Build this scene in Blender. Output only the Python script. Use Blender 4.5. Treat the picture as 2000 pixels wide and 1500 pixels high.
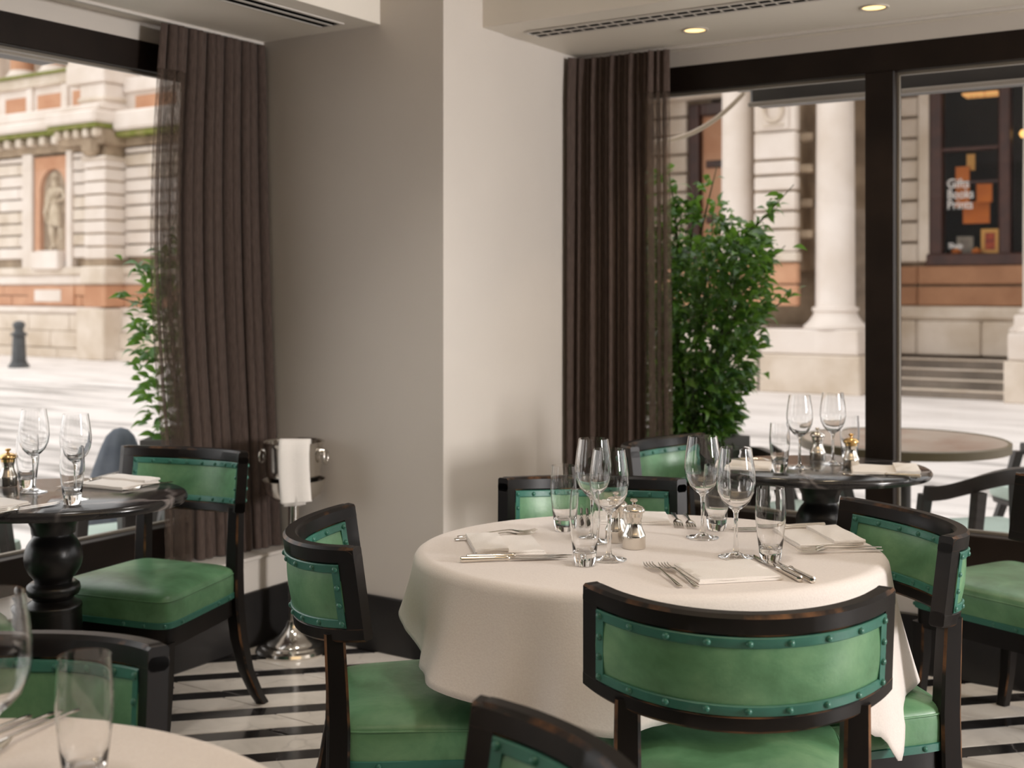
import bpy, bmesh, math, random
from math import sin, cos, pi, radians, sqrt, atan2, asin
from mathutils import Vector, Matrix
random.seed(7)
SC = bpy.context.scene
for o in list(bpy.data.objects): bpy.data.objects.remove(o)
COL = SC.collection

# ------------------------------------------------------------------ camera
EYE = 1.32
YAW = radians(32.9)
cam_d = bpy.data.cameras.new('camera'); cam = bpy.data.objects.new('camera', cam_d); COL.objects.link(cam)
cam.location = (0, 0, EYE); cam.rotation_euler = (pi/2, 0, YAW)
cam_d.sensor_width = 36; cam_d.lens = 42.3; cam_d.shift_y = -0.0925
cam_d.clip_start = 0.05; cam_d.clip_end = 200
cam_d.dof.use_dof = True; cam_d.dof.focus_distance = 2.45; cam_d.dof.aperture_fstop = 4.2
SC.camera = cam

# ------------------------------------------------------------------ world: even overcast sky
w = bpy.data.worlds.new('overcast'); SC.world = w; w.use_nodes = True
bg = w.node_tree.nodes['Background']
bg.inputs[0].default_value = (1.0, 0.985, 0.97, 1); bg.inputs[1].default_value = 1.85

# ------------------------------------------------------------------ lamps
def area(name, loc, target, size, size_y, power, col):
    d = bpy.data.lights.new(name, 'AREA'); d.shape = 'RECTANGLE'; d.size = size; d.size_y = size_y
    d.energy = power; d.color = col
    o = bpy.data.objects.new(name, d); COL.objects.link(o); o.location = loc
    o.rotation_euler = (Vector(target) - Vector(loc)).to_track_quat('-Z', 'Y').to_euler()
    return o
area('key_softbox', (5.0, 3.05, 1.75), (-1.6, 2.8, 0.9), 0.9, 1.1, 275, (1, .965, .95))
area('ceiling_fill', (-0.3, 1.3, 2.58), (-0.6, 1.9, 0), 2.2, 1.6, 13, (1, .70, .36))
def spot(name, loc, target, power, deg, col=(1, .95, .89)):
    d = bpy.data.lights.new(name, 'SPOT'); d.energy = power; d.spot_size = radians(deg); d.spot_blend = .9; d.shadow_soft_size = .12; d.color = col
    o = bpy.data.objects.new(name, d); COL.objects.link(o); o.location = loc
    o.rotation_euler = (Vector(target) - Vector(loc)).to_track_quat('-Z', 'Y').to_euler()
# recessed ceiling spots over the tables (above the frame)
spot('ceiling_spot', (-.95, 2.05, 2.58), (-1.1, 2.3, .75), 27, 80)
spot('ceiling_spot', (-2.3, 1.7, 2.58), (-2.75, 2.3, .5), 26, 80)
spot('ceiling_spot', (-.9, .35, 2.58), (-1.1, .6, .75), 16, 80)
spot('ceiling_spot', (-2.1, 2.9, 2.58), (-2.4, 2.9, 0), 36, 75)

SC.view_settings.view_transform = 'Standard'
SC.view_settings.look = 'None'
SC.view_settings.gamma = 1.0
SC.view_settings.use_curve_mapping = False
SC.view_settings.exposure = 0.0
cy = SC.cycles
cy.use_denoising = True
cy.max_bounces = 12; cy.transmission_bounces = 12; cy.transparent_max_bounces = 24
cy.diffuse_bounces = 4; cy.glossy_bounces = 6
cy.sample_clamp_indirect = 6.0; cy.blur_glossy = 0.6

# ------------------------------------------------------------------ frame of the room
# Room axes: X along the right-hand window wall, Y along the left-hand window wall.
CY, SY = cos(YAW), sin(YAW)
def at(x, d, z=0.0):
    """a place x metres to the right of and d metres ahead of where the photographer stood, in room axes"""
    return Vector((x*CY - d*SY, x*SY + d*CY, z))
def heading(a, b):
    """rotation that turns local +y towards that direction"""
    X, Y = a*CY - b*SY, a*SY + b*CY
    return atan2(-X, Y)

# ------------------------------------------------------------------ materials
MATS = {}
def lin(c): return tuple(((v/255)/12.92 if v/255 <= .04045 else ((v/255+.055)/1.055)**2.4) for v in c) + (1,)
def nodes_of(name):
    m = bpy.data.materials.new(name); m.use_nodes = True
    nt = m.node_tree; b = nt.nodes['Principled BSDF']; MATS[name] = m
    return m, nt, b
def tex(nt, scale=(1, 1, 1), rot=(0, 0, 0), space='Object'):
    tc = nt.nodes.new('ShaderNodeTexCoord'); mp = nt.nodes.new('ShaderNodeMapping')
    mp.inputs['Scale'].default_value = scale; mp.inputs['Rotation'].default_value = rot
    nt.links.new(tc.outputs[space], mp.inputs[0]); return mp.outputs[0]
def noise(nt, vec, scale, detail=4, rough=.55, dist=0):
    n = nt.nodes.new('ShaderNodeTexNoise'); n.inputs['Scale'].default_value = scale
    n.inputs['Detail'].default_value = detail; n.inputs['Roughness'].default_value = rough; n.inputs['Distortion'].default_value = dist
    nt.links.new(vec, n.inputs['Vector']); return n.outputs['Fac']
def ramp(nt, fac, stops):
    r = nt.nodes.new('ShaderNodeValToRGB'); e = r.color_ramp.elements
    while len(e) < len(stops): e.new(.5)
    for i, (p, c) in enumerate(stops): e[i].position = p; e[i].color = c
    nt.links.new(fac, r.inputs[0]); return r.outputs[0]
def bump(nt, b, h, strength, dist=.01):
    n = nt.nodes.new('ShaderNodeBump'); n.inputs['Strength'].default_value = strength; n.inputs['Distance'].default_value = dist
    nt.links.new(h, n.inputs['Height']); nt.links.new(n.outputs[0], b.inputs['Normal'])
def simple(name, c1, c2=None, rough=.6, scale=4, metal=0, bmp=0, bscale=60, spec=.5, detail=4, stretch=(1, 1, 1), space='Object', lo=.35, hi=.65):
    m, nt, b = nodes_of(name)
    b.inputs['Roughness'].default_value = rough; b.inputs['Metallic'].default_value = metal
    b.inputs['Specular IOR Level'].default_value = spec
    v = tex(nt, stretch, space=space)
    c2 = c2 or c1
    nt.links.new(ramp(nt, noise(nt, v, scale, detail), [(lo, c1), (hi, c2)]), b.inputs['Base Color'])
    if bmp: bump(nt, b, noise(nt, v, bscale, 3), bmp)
    return m
def leather(name, c_dark, c_mid, c_light, rough=.33):
    m, nt, b = nodes_of(name)
    v = tex(nt)
    col = ramp(nt, noise(nt, v, 5.5, 5, .6, .4), [(.3, c_dark), (.5, c_mid), (.72, c_light)])
    nt.links.new(col, b.inputs['Base Color'])
    rr = nt.nodes.new('ShaderNodeMapRange'); rr.inputs[3].default_value = rough - .07; rr.inputs[4].default_value = rough + .12
    nt.links.new(noise(nt, v, 9, 4), rr.inputs[0]); nt.links.new(rr.outputs[0], b.inputs['Roughness'])
    bump(nt, b, noise(nt, v, 55, 6, .6), .12, .006)
    return m
def marble(name, base, base2, vein, vscale, vwidth, rough, spec=.5, amount=1.0, space='Object'):
    m, nt, b = nodes_of(name)
    v = tex(nt, space=space)
    n = nt.nodes.new('ShaderNodeTexNoise'); n.inputs['Scale'].default_value = vscale*.7; n.inputs['Detail'].default_value = 5
    nt.links.new(v, n.inputs['Vector'])
    ad = nt.nodes.new('ShaderNodeMixRGB'); ad.blend_type = 'ADD'; ad.inputs[0].default_value = .35
    nt.links.new(v, ad.inputs[1]); nt.links.new(n.outputs['Color'], ad.inputs[2])
    vo = nt.nodes.new('ShaderNodeTexVoronoi'); vo.feature = 'DISTANCE_TO_EDGE'; vo.inputs['Scale'].default_value = vscale
    nt.links.new(ad.outputs[0], vo.inputs['Vector'])
    line = nt.nodes.new('ShaderNodeMapRange'); line.inputs[1].default_value = 0; line.inputs[2].default_value = vwidth; line.inputs[3].default_value = 1; line.inputs[4].default_value = 0
    nt.links.new(vo.outputs['Distance'], line.inputs[0])
    gate = nt.nodes.new('ShaderNodeMapRange'); gate.inputs[1].default_value = .45; gate.inputs[2].default_value = .7
    nt.links.new(noise(nt, v, vscale*.9, 3), gate.inputs[0])
    mu = nt.nodes.new('ShaderNodeMath'); mu.operation = 'MULTIPLY'; nt.links.new(line.outputs[0], mu.inputs[0]); nt.links.new(gate.outputs[0], mu.inputs[1])
    m3 = nt.nodes.new('ShaderNodeMath'); m3.operation = 'MULTIPLY'; m3.inputs[1].default_value = amount; nt.links.new(mu.outputs[0], m3.inputs[0])
    cloud = ramp(nt, noise(nt, v, vscale*1.3, 6, .6, .8), [(.35, base), (.7, base2)])
    mx = nt.nodes.new('ShaderNodeMix'); mx.data_type = 'RGBA'
    nt.links.new(m3.outputs[0], mx.inputs[0]); nt.links.new(cloud, mx.inputs[6]); mx.inputs[7].default_value = vein
    nt.links.new(mx.outputs[2], b.inputs['Base Color'])
    b.inputs['Roughness'].default_value = rough; b.inputs['Specular IOR Level'].default_value = spec
    return m
def cloth(name, col, col2, weave, rough=.85, transl=0.0, clear=0.0, bstr=.15, stretch=(1, 1, 1)):
    m, nt, b = nodes_of(name)
    v = tex(nt, stretch)
    nt.links.new(ramp(nt, noise(nt, v, weave, 2), [(.3, col), (.7, col2)]), b.inputs['Base Color'])
    b.inputs['Roughness'].default_value = rough; b.inputs['Specular IOR Level'].default_value = .15
    b.inputs['Sheen Weight'].default_value = .1
    bump(nt, b, noise(nt, v, weave, 2), bstr, .002)
    last = b.outputs[0]
    out = nt.nodes['Material Output']
    if transl:
        t = nt.nodes.new('ShaderNodeBsdfTranslucent'); t.inputs[0].default_value = col2
        mx = nt.nodes.new('ShaderNodeMixShader'); mx.inputs[0].default_value = transl
        nt.links.new(last, mx.inputs[1]); nt.links.new(t.outputs[0], mx.inputs[2]); last = mx.outputs[0]
    if clear:
        t = nt.nodes.new('ShaderNodeBsdfTransparent')
        mx = nt.nodes.new('ShaderNodeMixShader')
        g = nt.nodes.new('ShaderNodeMapRange'); g.inputs[1].default_value = .35; g.inputs[2].default_value = .65
        g.inputs[3].default_value = max(0, clear-.22); g.inputs[4].default_value = min(1, clear+.22)
        nt.links.new(noise(nt, tex(nt, (1, 1, .05)), 500, 1), g.inputs[0]); nt.links.new(g.outputs[0], mx.inputs[0])
        nt.links.new(last, mx.inputs[1]); nt.links.new(t.outputs[0], mx.inputs[2]); last = mx.outputs[0]
    nt.links.new(last, out.inputs[0])
    return m
def metal(name, col, rough, scale=40):
    m, nt, b = nodes_of(name)
    b.inputs['Metallic'].default_value = 1; b.inputs['Base Color'].default_value = col
    rr = nt.nodes.new('ShaderNodeMapRange'); rr.inputs[3].default_value = rough*.7; rr.inputs[4].default_value = rough*1.4
    nt.links.new(noise(nt, tex(nt), scale, 4), rr.inputs[0]); nt.links.new(rr.outputs[0], b.inputs['Roughness'])
    return m
def emit(name, col, strength):
    m, nt, b = nodes_of(name)
    b.inputs['Base Color'].default_value = col; b.inputs['Emission Color'].default_value = col; b.inputs['Emission Strength'].default_value = strength
    return m
def clear_glass(name, tint=(1, 1, 1, 1), rough=0.0):
    m, nt, b = nodes_of(name)
    b.inputs['Base Color'].default_value = tint; b.inputs['Roughness'].default_value = rough
    b.inputs['IOR'].default_value = 1.5; b.inputs['Transmission Weight'].default_value = 1
    return m
def window_glass(name, ior=1.35):
    m, nt, b = nodes_of(name)
    nt.nodes.remove(b)
    fr = nt.nodes.new('ShaderNodeFresnel'); fr.inputs[0].default_value = ior
    t = nt.nodes.new('ShaderNodeBsdfTransparent'); g = nt.nodes.new('ShaderNodeBsdfGlossy'); g.inputs['Roughness'].default_value = .01
    mx = nt.nodes.new('ShaderNodeMixShader'); nt.links.new(fr.outputs[0], mx.inputs[0])
    nt.links.new(t.outputs[0], mx.inputs[1]); nt.links.new(g.outputs[0], mx.inputs[2])
    nt.links.new(mx.outputs[0], nt.nodes['Material Output'].inputs[0])
    return m

wall_paint = simple('wall_paint', lin((206, 198, 189)), lin((211, 203, 194)), .55, 1.2, bmp=.02, bscale=90)
ceil_paint = simple('ceiling_paint', lin((232, 225, 214)), lin((235, 228, 217)), .5, 1.2)
sill_paint = simple('sill_paint', lin((205, 198, 190)), None, .4)
black_skirt = simple('black_skirting_paint', (.012, .011, .011, 1), (.02, .018, .017, 1), .35)
bronze = simple('bronze_frame', (.010, .006, .004, 1), (.016, .010, .007, 1), .45, 6, spec=.18)
dark_brick = simple('dark_brick', lin((96, 74, 62)), lin((80, 60, 50)), .9, 3)
dark_panel = simple('dark_panelling', lin((74, 56, 44)), lin((62, 46, 36)), .5, 3)
bronze_bead = simple('grey_glazing_bead', lin((120, 112, 100)), None, .4)
steel_dark = simple('dark_slot', (.006, .006, .006, 1), None, .9, spec=0)
worn_edge = simple('worn_edge', (.0055, .004, .0035, 1), (.20, .09, .036, 1), .42, 13, detail=6, lo=.46, hi=.68, spec=.3)
wood = simple('ebonised_wood', (.0035, .0026, .0023, 1), (.0075, .005, .0042, 1), .38, 18, spec=.28, stretch=(1, 1, .2))
green = leather('green_leather', (.06, .155, .066, 1), (.12, .275, .14, 1), (.22, .40, .215, 1))
teal = leather('teal_leather', (.022, .11, .08, 1), (.035, .16, .12, 1), (.055, .21, .155, 1), .34)
stud_m = simple('teal_stud', (.03, .14, .10, 1), (.05, .2, .15, 1), .3, 40)
linen = cloth('white_linen', lin((228, 219, 213)), lin((234, 226, 220)), 260)
linen2 = cloth('napkin_linen', lin((232, 226, 220)), lin((238, 232, 226)), 320)
blackmarble = marble('black_marble', (.012, .011, .012, 1), (.03, .028, .028, 1), (.5, .44, .42, 1), 3.2, .03, .16, .6, .9)
black_lacquer = simple('black_lacquer', (.008, .007, .007, 1), (.012, .01, .01, 1), .3, 9)
tile_w = marble('white_marble_tile', lin((232, 224, 214)), lin((214, 206, 196)), lin((140, 132, 126)), 5, .05, .17, .5, .5, 'Generated')
tile_b = marble('black_marble_tile', (.012, .011, .011, 1), (.02, .018, .018, 1), (.25, .23, .22, 1), 5, .02, .17, .5, .6, 'Generated')
for nm, mm in (('w', tile_w), ('b', tile_b)):
    for n in mm.node_tree.nodes:
        if n.type == 'TEX_COORD':
            g = mm.node_tree.nodes.new('ShaderNodeNewGeometry')
            for l in list(n.outputs['Generated'].links): mm.node_tree.links.new(g.outputs['Position'], l.to_socket)
grout = simple('grey_grout', lin((70, 64, 60)), None, .8)
silver = metal('silver_plate', (.78, .74, .68, 1), .14)
steel = metal('polished_steel', (.66, .63, .59, 1), .13)
brass = metal('brass', (.75, .50, .22, 1), .18)
glassm = clear_glass('crystal')
pane_m = window_glass('window_glass')
shop_pane_m = window_glass('shop_glass', 1.2)
curt_opaque = cloth('brown_curtain', lin((75, 62, 56)), lin((96, 82, 75)), 240, .9, .12, 0, .3, (1, 1, .12))
curt_sheer = cloth('sheer_brown_curtain', lin((78, 65, 57)), lin((106, 91, 80)), 240, .9, .25, .46, .3, (1, 1, .12))
leaf_m, nt, b = nodes_of('laurel_leaf')
oi = nt.nodes.new('ShaderNodeObjectInfo')
v = tex(nt)
gi = nt.nodes.new('ShaderNodeNewGeometry')
nt.links.new(ramp(nt, gi.outputs['Random Per Island'], [(0, (.015, .06, .012, 1)), (.55, (.035, .125, .02, 1)), (1, (.17, .33, .05, 1))]), b.inputs['Base Color'])
b.inputs['Roughness'].default_value = .35
t_ = nt.nodes.new('ShaderNodeBsdfTranslucent'); t_.inputs[0].default_value = (.22, .42, .05, 1)
mx_ = nt.nodes.new('ShaderNodeMixShader'); mx_.inputs[0].default_value = .3
nt.links.new(b.outputs[0], mx_.inputs[1]); nt.links.new(t_.outputs[0], mx_.inputs[2]); nt.links.new(mx_.outputs[0], nt.nodes['Material Output'].inputs[0])
bark = simple('stem_bark', (.05, .06, .02, 1), (.09, .08, .035, 1), .8, 20)
planter_m = simple('planter_grey', lin((62, 58, 54)), lin((74, 70, 66)), .7, 8)
portland = simple('portland_stone', lin((228, 218, 209)), lin((210, 197, 184)), .85, .9, bmp=.1, bscale=12, detail=7)
portland2 = simple('weathered_stone', lin((220, 208, 194)), lin((192, 176, 156)), .9, 1.3, bmp=.1, bscale=12, detail=8)
dirty = simple('stained_stone', lin((178, 158, 134)), lin((130, 112, 92)), .9, 2.0, bmp=.1, bscale=12, detail=8)
terra = simple('terracotta_stone', lin((202, 156, 124)), lin((184, 134, 102)), .85, 1.5, bmp=.08, bscale=12, detail=6)
brown_band = simple('brown_stone', lin((170, 126, 94)), lin((146, 104, 76)), .85, 1.5, detail=6)
moss = simple('moss', lin((110, 120, 40)), lin((140, 136, 84)), .95, 5)
grey_step = simple('grey_step_stone', lin((140, 128, 116)), lin((112, 102, 92)), .85, 2)
shop_wood = simple('shop_brown_wood', lin((70, 38, 26)), lin((54, 28, 20)), .5, 5)
shop_dark = simple('shop_interior', lin((40, 33, 28)), lin((30, 25, 21)), .9, 3, spec=.1)
orange = simple('orange_board', lin((214, 118, 30)), lin((200, 106, 26)), .7, 4)
tan_board = simple('tan_board', lin((214, 158, 80)), None, .7, 4)
letter_m = simple('white_vinyl', lin((225, 220, 214)), None, .6)
art_red = simple('red_print', lin((190, 80, 40)), lin((120, 40, 30)), .7, 14)
frame_grey = simple('grey_picture_frame', lin((150, 140, 124)), lin((120, 110, 96)), .7, 10)
paving = simple('pale_paving', lin((232, 226, 222)), lin((205, 198, 193)), .6, 1.4, detail=6, stretch=(.6, 2.2, 1), lo=.42, hi=.7)
setts = simple('grey_setts', lin((228, 222, 218)), lin((120, 116, 112)), .5, 1.6, detail=7, stretch=(.35, 2.4, 1), lo=.46, hi=.70)
iron = simple('bollard_iron', lin((50, 52, 54)), lin((64, 66, 68)), .45, 10)
mint = simple('mint_cushion', lin((196, 214, 204)), lin((184, 203, 193)), .7, 6)
patio_dark = simple('dark_patio_frame', lin((48, 44, 42)), lin((58, 53, 50)), .4, 8)
patio_top = simple('patio_table_top', lin((176, 160, 146)), lin((140, 100, 80)), .35, 3, detail=6, lo=.45, hi=.75)
patio_rim = simple('patio_table_rim', lin((110, 98, 74)), None, .45)
cover_m = simple('blue_grey_cover', lin((72, 78, 88)), lin((96, 102, 110)), .8, 6, bmp=.2, bscale=10)
awn_m = simple('awning_housing', lin((38, 36, 36)), lin((50, 47, 46)), .4, 3)
awn_bar = simple('awning_bar', lin((170, 162, 152)), None, .4)
cable_m = simple('pale_cable', lin((205, 190, 172)), None, .6)
lamp_glow = emit('lamp_glow', (1, .66, .28, 1), 2.2)
shop_glow = emit('shop_lamp_glow', (1, .55, .16, 1), 1.6)
shop_bar_glow = emit('shop_ceiling_glow', (1, .5, .16, 1), .55)
trim_white = simple('white_trim', lin((215, 208, 200)), None, .5)
downlight_ring = simple('downlight_ring', lin((190, 180, 165)), None, .4)

# ------------------------------------------------------------------ mesh helpers
class MB:
    def __init__(s): s.v = []; s.f = []
    def add(s, vs, fs):
        n = len(s.v); s.v += [tuple(p) for p in vs]; s.f += [tuple(i+n for i in f) for f in fs]; return s
    def box(s, x0, x1, y0, y1, z0, z1, ch=0):
        if ch <= 0:
            return s.add([(x0, y0, z0), (x1, y0, z0), (x1, y1, z0), (x0, y1, z0), (x0, y0, z1), (x1, y0, z1), (x1, y1, z1), (x0, y1, z1)],
                  [(3, 2, 1, 0), (4, 5, 6, 7), (0, 1, 5, 4), (1, 2, 6, 5), (2, 3, 7, 6), (3, 0, 4, 7)])
        bm = bmesh.new(); bmesh.ops.create_cube(bm, size=1)
        for q in bm.verts: q.co = Vector(((x0+x1)/2+q.co.x*(x1-x0), (y0+y1)/2+q.co.y*(y1-y0), (z0+z1)/2+q.co.z*(z1-z0)))
        bmesh.ops.bevel(bm, geom=list(bm.edges), offset=ch, segments=1, affect='EDGES')
        bm.verts.index_update()
        s.add([q.co[:] for q in bm.verts], [[q.index for q in f.verts] for f in bm.faces]); bm.free(); return s
    def rings(s, rings, cap0=True, cap1=True, closed=True):
        """rings: list of equally long vertex loops"""
        n = len(rings[0]); vs = [p for r in rings for p in r]; fs = []
        m = n if closed else n-1
        for i in range(len(rings)-1):
            for j in range(m):
                k = (j+1) % n
                fs.append((i*n+j, i*n+k, (i+1)*n+k, (i+1)*n+j))
        if cap0 and closed: fs.append(tuple(range(n-1, -1, -1)))
        if cap1 and closed: fs.append(tuple((len(rings)-1)*n+j for j in range(n)))
        return s.add(vs, fs)
    def lathe(s, prof, n=32, c=(0, 0, 0), cap0=True, cap1=True, sx=1, sy=1):
        rs = [[(c[0]+r*sx*cos(2*pi*j/n), c[1]+r*sy*sin(2*pi*j/n), c[2]+z) for j in range(n)] for r, z in prof]
        return s.rings(rs, cap0, cap1)
    def tube(s, pts, r, n=8, caps=True):
        pts = [Vector(p) for p in pts]; rs = []; rad = r if isinstance(r, (list, tuple)) else [r]*len(pts)
        up = None
        for i, p in enumerate(pts):
            t = (pts[min(i+1, len(pts)-1)] - pts[max(i-1, 0)]).normalized()
            if up is None: up = Vector((0, 0, 1)) if abs(t.z) < .9 else Vector((1, 0, 0))
            a = t.cross(up).normalized(); bb = a.cross(t).normalized(); up = bb
            rs.append([p + (a*cos(2*pi*j/n) + bb*sin(2*pi*j/n))*rad[i] for j in range(n)])
        return s.rings(rs, caps, caps)
    def square_leg(s, path, sizes, ch=.2):
        rs = []
        for (x, y, z), q in zip(path, sizes):
            h = q/2; c = h*ch*1.2
            rs.append([(x-h+c, y-h, z), (x+h-c, y-h, z), (x+h, y-h+c, z), (x+h, y+h-c, z), (x+h-c, y+h, z), (x-h+c, y+h, z), (x-h, y+h-c, z), (x-h, y-h+c, z)])
        return s.rings(rs)
    def build(s, name, mat, parent=None, smooth=False, auto=None):
        me = bpy.data.meshes.new(name); me.from_pydata(s.v, [], s.f); me.materials.append(mat)
        bm = bmesh.new(); bm.from_mesh(me); bmesh.ops.recalc_face_normals(bm, faces=bm.faces); bm.to_mesh(me); bm.free()
        if smooth or auto:
            for p in me.polygons: p.use_smooth = True
            if auto: me.set_sharp_from_angle(angle=radians(auto))
        o = bpy.data.objects.new(name, me); COL.objects.link(o)
        if parent: o.parent = parent
        return o
def wear(o):
    '''sections are 8-sided: every second side is a narrow chamfer, rubbed through to brown'''
    o.data.materials.append(worn_edge)
    for i, p in enumerate(o.data.polygons):
        if len(p.vertices) == 4 and i % 8 % 2 == 1: p.material_index = 1
    return o
def tag(o, label=None, cat=None, group=None, kind=None):
    if label: o['label'] = label
    if cat: o['category'] = cat
    if group: o['group'] = group
    if kind: o['kind'] = kind
    return o
def empty(name, loc=(0, 0, 0), rz=0, label=None, cat=None, group=None, scale=None):
    o = bpy.data.objects.new(name, None); COL.objects.link(o); o.location = loc; o.rotation_euler = (0, 0, rz)
    o.empty_display_size = .05
    if scale: o.scale = scale
    return tag(o, label, cat, group)
CHILD = {}
def copy_tree(o, parent=None):
    c = o.copy(); COL.objects.link(c)
    if parent: c.parent = parent
    for ch in [q for q in o.children]: copy_tree(ch, c)
    return c
def inst(mesh_obj, parent, loc, rot=None, scale=None):
    c = mesh_obj.copy(); COL.objects.link(c); c.parent = parent; c.location = loc
    if rot is not None: c.rotation_euler = rot
    if scale is not None: c.scale = scale
    return c
def bx(name, mat, x0, x1, y0, y1, z0, z1, parent=None, ch=0):
    return MB().box(min(x0, x1), max(x0, x1), min(y0, y1), max(y0, y1), min(z0, z1), max(z0, z1), ch).build(name, mat, parent)
def struct(o): o['kind'] = 'structure'; return o

# ================================================================== THE ROOM
XL, XG = -3.22, -3.47          # left dwarf wall face, left glazing
YR, YG = 4.233, 4.46           # right dwarf wall face, right glazing
XC, YC = -2.50, 3.42           # corner pier faces
ZS, ZC = 2.285, 2.62           # soffit, main ceiling
XE, YB = 6.0, -4.0
floor = struct(bx('floor', grout, XL-.02, XE, YB, YR+.02, -.06, -.003))
struct(bx('ceiling', ceil_paint, XG-.1, XE+.1, YB-.1, YG+.1, ZC, ZC+.1))
struct(bx('wall_back', dark_panel, XG-.1, XE+.1, YB-.12, YB, -.06, ZC))
struct(bx('wall_side', dark_panel, XE, XE+.12, YB, YG+.1, -.06, ZC))
struct(bx('wall_left', sill_paint, XG-.12, XL, YB, YC+.02, -.15, .318))
struct(bx('wall_right', sill_paint, XC-.02, XE, YR, YG+.12, -.15, .318))
struct(bx('wall_corner', wall_paint, XG-.12, XC, YC, YG+.12, -.15, ZC))
struct(bx('trim_1', sill_paint, XG-.02, XL+.012, YB, YC, .318, .333, ch=.004))
struct(bx('trim_2', sill_paint, XC, XE, YR-.012, YG+.02, .318, .333, ch=.004))
struct(bx('baseboard_left', black_skirt, XL, XL+.014, YB, YC, 0, .205, ch=.004))
struct(bx('baseboard_right', black_skirt, XC, XE, YR-.014, YR, 0, .205, ch=.004))
struct(bx('baseboard_corner', black_skirt, XL+.014, XC+.014, YC-.014, YC, 0, .205, ch=.004))
struct(bx('baseboard_pier', black_skirt, XC, XC+.014, YC, YR-.014, 0, .205, ch=.004))
struct(bx('wall_upper', dark_brick, XG-.12, 30, -20, YG+.12, ZC+.1, 13))
# dropped soffits above both window walls
XF, YF = -2.785, 3.665
struct(bx('ceiling_soffit', ceil_paint, XG-.1, XF, YB, YC, ZS, ZC))
struct(bx('ceiling_soffit.001', ceil_paint, XC, XE, YF, YG+.1, ZS, ZC))
# shadow-gap strips and wall above the frames
struct(bx('trim_3', trim_white, XG+.085, XG+.105, YB, YC, ZS-.012, ZS, ch=.002))
struct(bx('trim_4', trim_white, XC, XE, YG-.105, YG-.085, ZS-.012, ZS, ch=.002))
struct(bx('trim_5', wall_paint, XG-.1, XG-.005, YB, YC, 2.215, ZS))
struct(bx('trim_6', wall_paint, XC, XE, YG+.005, YG+.1, 2.215, ZS))

# --- windows
w1 = struct(MB().box(XG-.09, XG, YB, YC, 2.11, 2.215, .003).box(XG-.09, XG+.02, YB, YC, .333, .452, .003).box(XG-.09, XG, 1.15, 1.26, .452, 2.11, .003)
            .box(XG-.09, XG, -1.2, -1.09, .452, 2.11, .003).box(XG-.09, XG, YC-.06, YC, .452, 2.11, .003).build('window_1', bronze))
bx('glazing_bead', bronze_bead, XG-.055, XG-.035, 1.26, YC-.06, 2.100, 2.111, w1)
bx('glazing_bead', bronze_bead, XG-.055, XG-.035, 1.26, YC-.06, .451, .460, w1)
for y0, y1 in ((1.26, YC-.06), (-1.09, 1.15), (YB, -1.2)):
    MB().add([(XG-.045, y0, .452), (XG-.045, y1, .452), (XG-.045, y1, 2.11), (XG-.045, y0, 2.11)], [(0, 1, 2, 3)]).build('pane', pane_m, w1)
MX0, MX1 = -1.322, -1.216
ms = [(-2.5, -2.44), (MX0, MX1), (.20, .31), (1.75, 1.86), (3.3, 3.41), (4.85, 4.96)]
wm = MB().box(XC, XE, YG, YG+.09, 2.12, 2.222, .003).box(XC, XE, YG-.02, YG+.09, .333, .452, .003)
for a, b_ in ms: wm.box(a, b_, YG-.012, YG+.09, .452, 2.12, .003)
w2 = struct(wm.build('window_2', bronze))
for i in range(len(ms)):
    x0 = ms[i][1]; x1 = ms[i+1][0] if i+1 < len(ms) else XE
    MB().add([(x0, YG+.045, .452), (x1, YG+.045, .452), (x1, YG+.045, 2.12), (x0, YG+.045, 2.12)], [(0, 1, 2, 3)]).build('pane', pane_m, w2)
    if i < 3:
        bx('glazing_bead', bronze_bead, x0, x1, YG+.035, YG+.055, 2.108, 2.121, w2)
        bx('glazing_bead', bronze_bead, x0, x1, YG+.035, YG+.055, .451, .461, w2)
        bx('glazing_bead', bronze_bead, x0, x0+.008, YG+.033, YG+.05, .46, 2.108, w2)
        bx('glazing_bead', bronze_bead, x1-.008, x1, YG+.033, YG+.05, .46, 2.108, w2)

# --- floor: black strips and white parallelograms set at 45 degrees
P, BW, LEN = .19, .066, .42
G45 = .0015
def tile_poly(v0, v1, X0, L, skew):
    # v = (-X+Y)/sqrt2 across the strips; joints run along X
    # point with given v and "start X" on the joint line Y = const
    def pt(v, s): # s: distance along the strip measured so that a joint is a line of constant Y
        # u=(X+Y)/sqrt2 ; Y=(u+v)/sqrt2 const -> u = s - v
        u = s - v if skew else s
        return ((u-v)/sqrt(2), (u+v)/sqrt(2))
    g = G45*1.5
    return [pt(v0+G45, X0+g), pt(v0+G45, X0+L-g), pt(v1-G45, X0+L-g), pt(v1-G45, X0+g)]
def cam_xd(X, Y): return X*CY+Y*SY, -X*SY+Y*CY
n_tiles = 0; rest = MB()
def put_tile(poly, mat, nm):
    global n_tiles
    cxx = sum(p[0] for p in poly)/4; cyy = sum(p[1] for p in poly)/4
    if cxx < XL-.12 or cyy > YR+.12 or cyy < YB or cxx > XE: return
    x, d = cam_xd(cxx, cyy)
    m = MB(); q = .002
    m.rings([[(p[0], p[1], -.003) for p in poly], [(p[0], p[1], -q*.5) for p in poly],
             [(p[0]+(cxx-p[0])*.008, p[1]+(cyy-p[1])*.02, 0) for p in poly]], cap0=False)
    if 3.0 < d < 5.4 and abs(x) < .5*d and 1000+2350*x/d > 250 and not (cxx < XC and cyy > YC) and not (cxx < XL) and cyy < YR:
        m.build(nm, mat, floor); n_tiles += 1
    elif d > -1:
        return m
restw, restb = MB(), MB()
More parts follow.
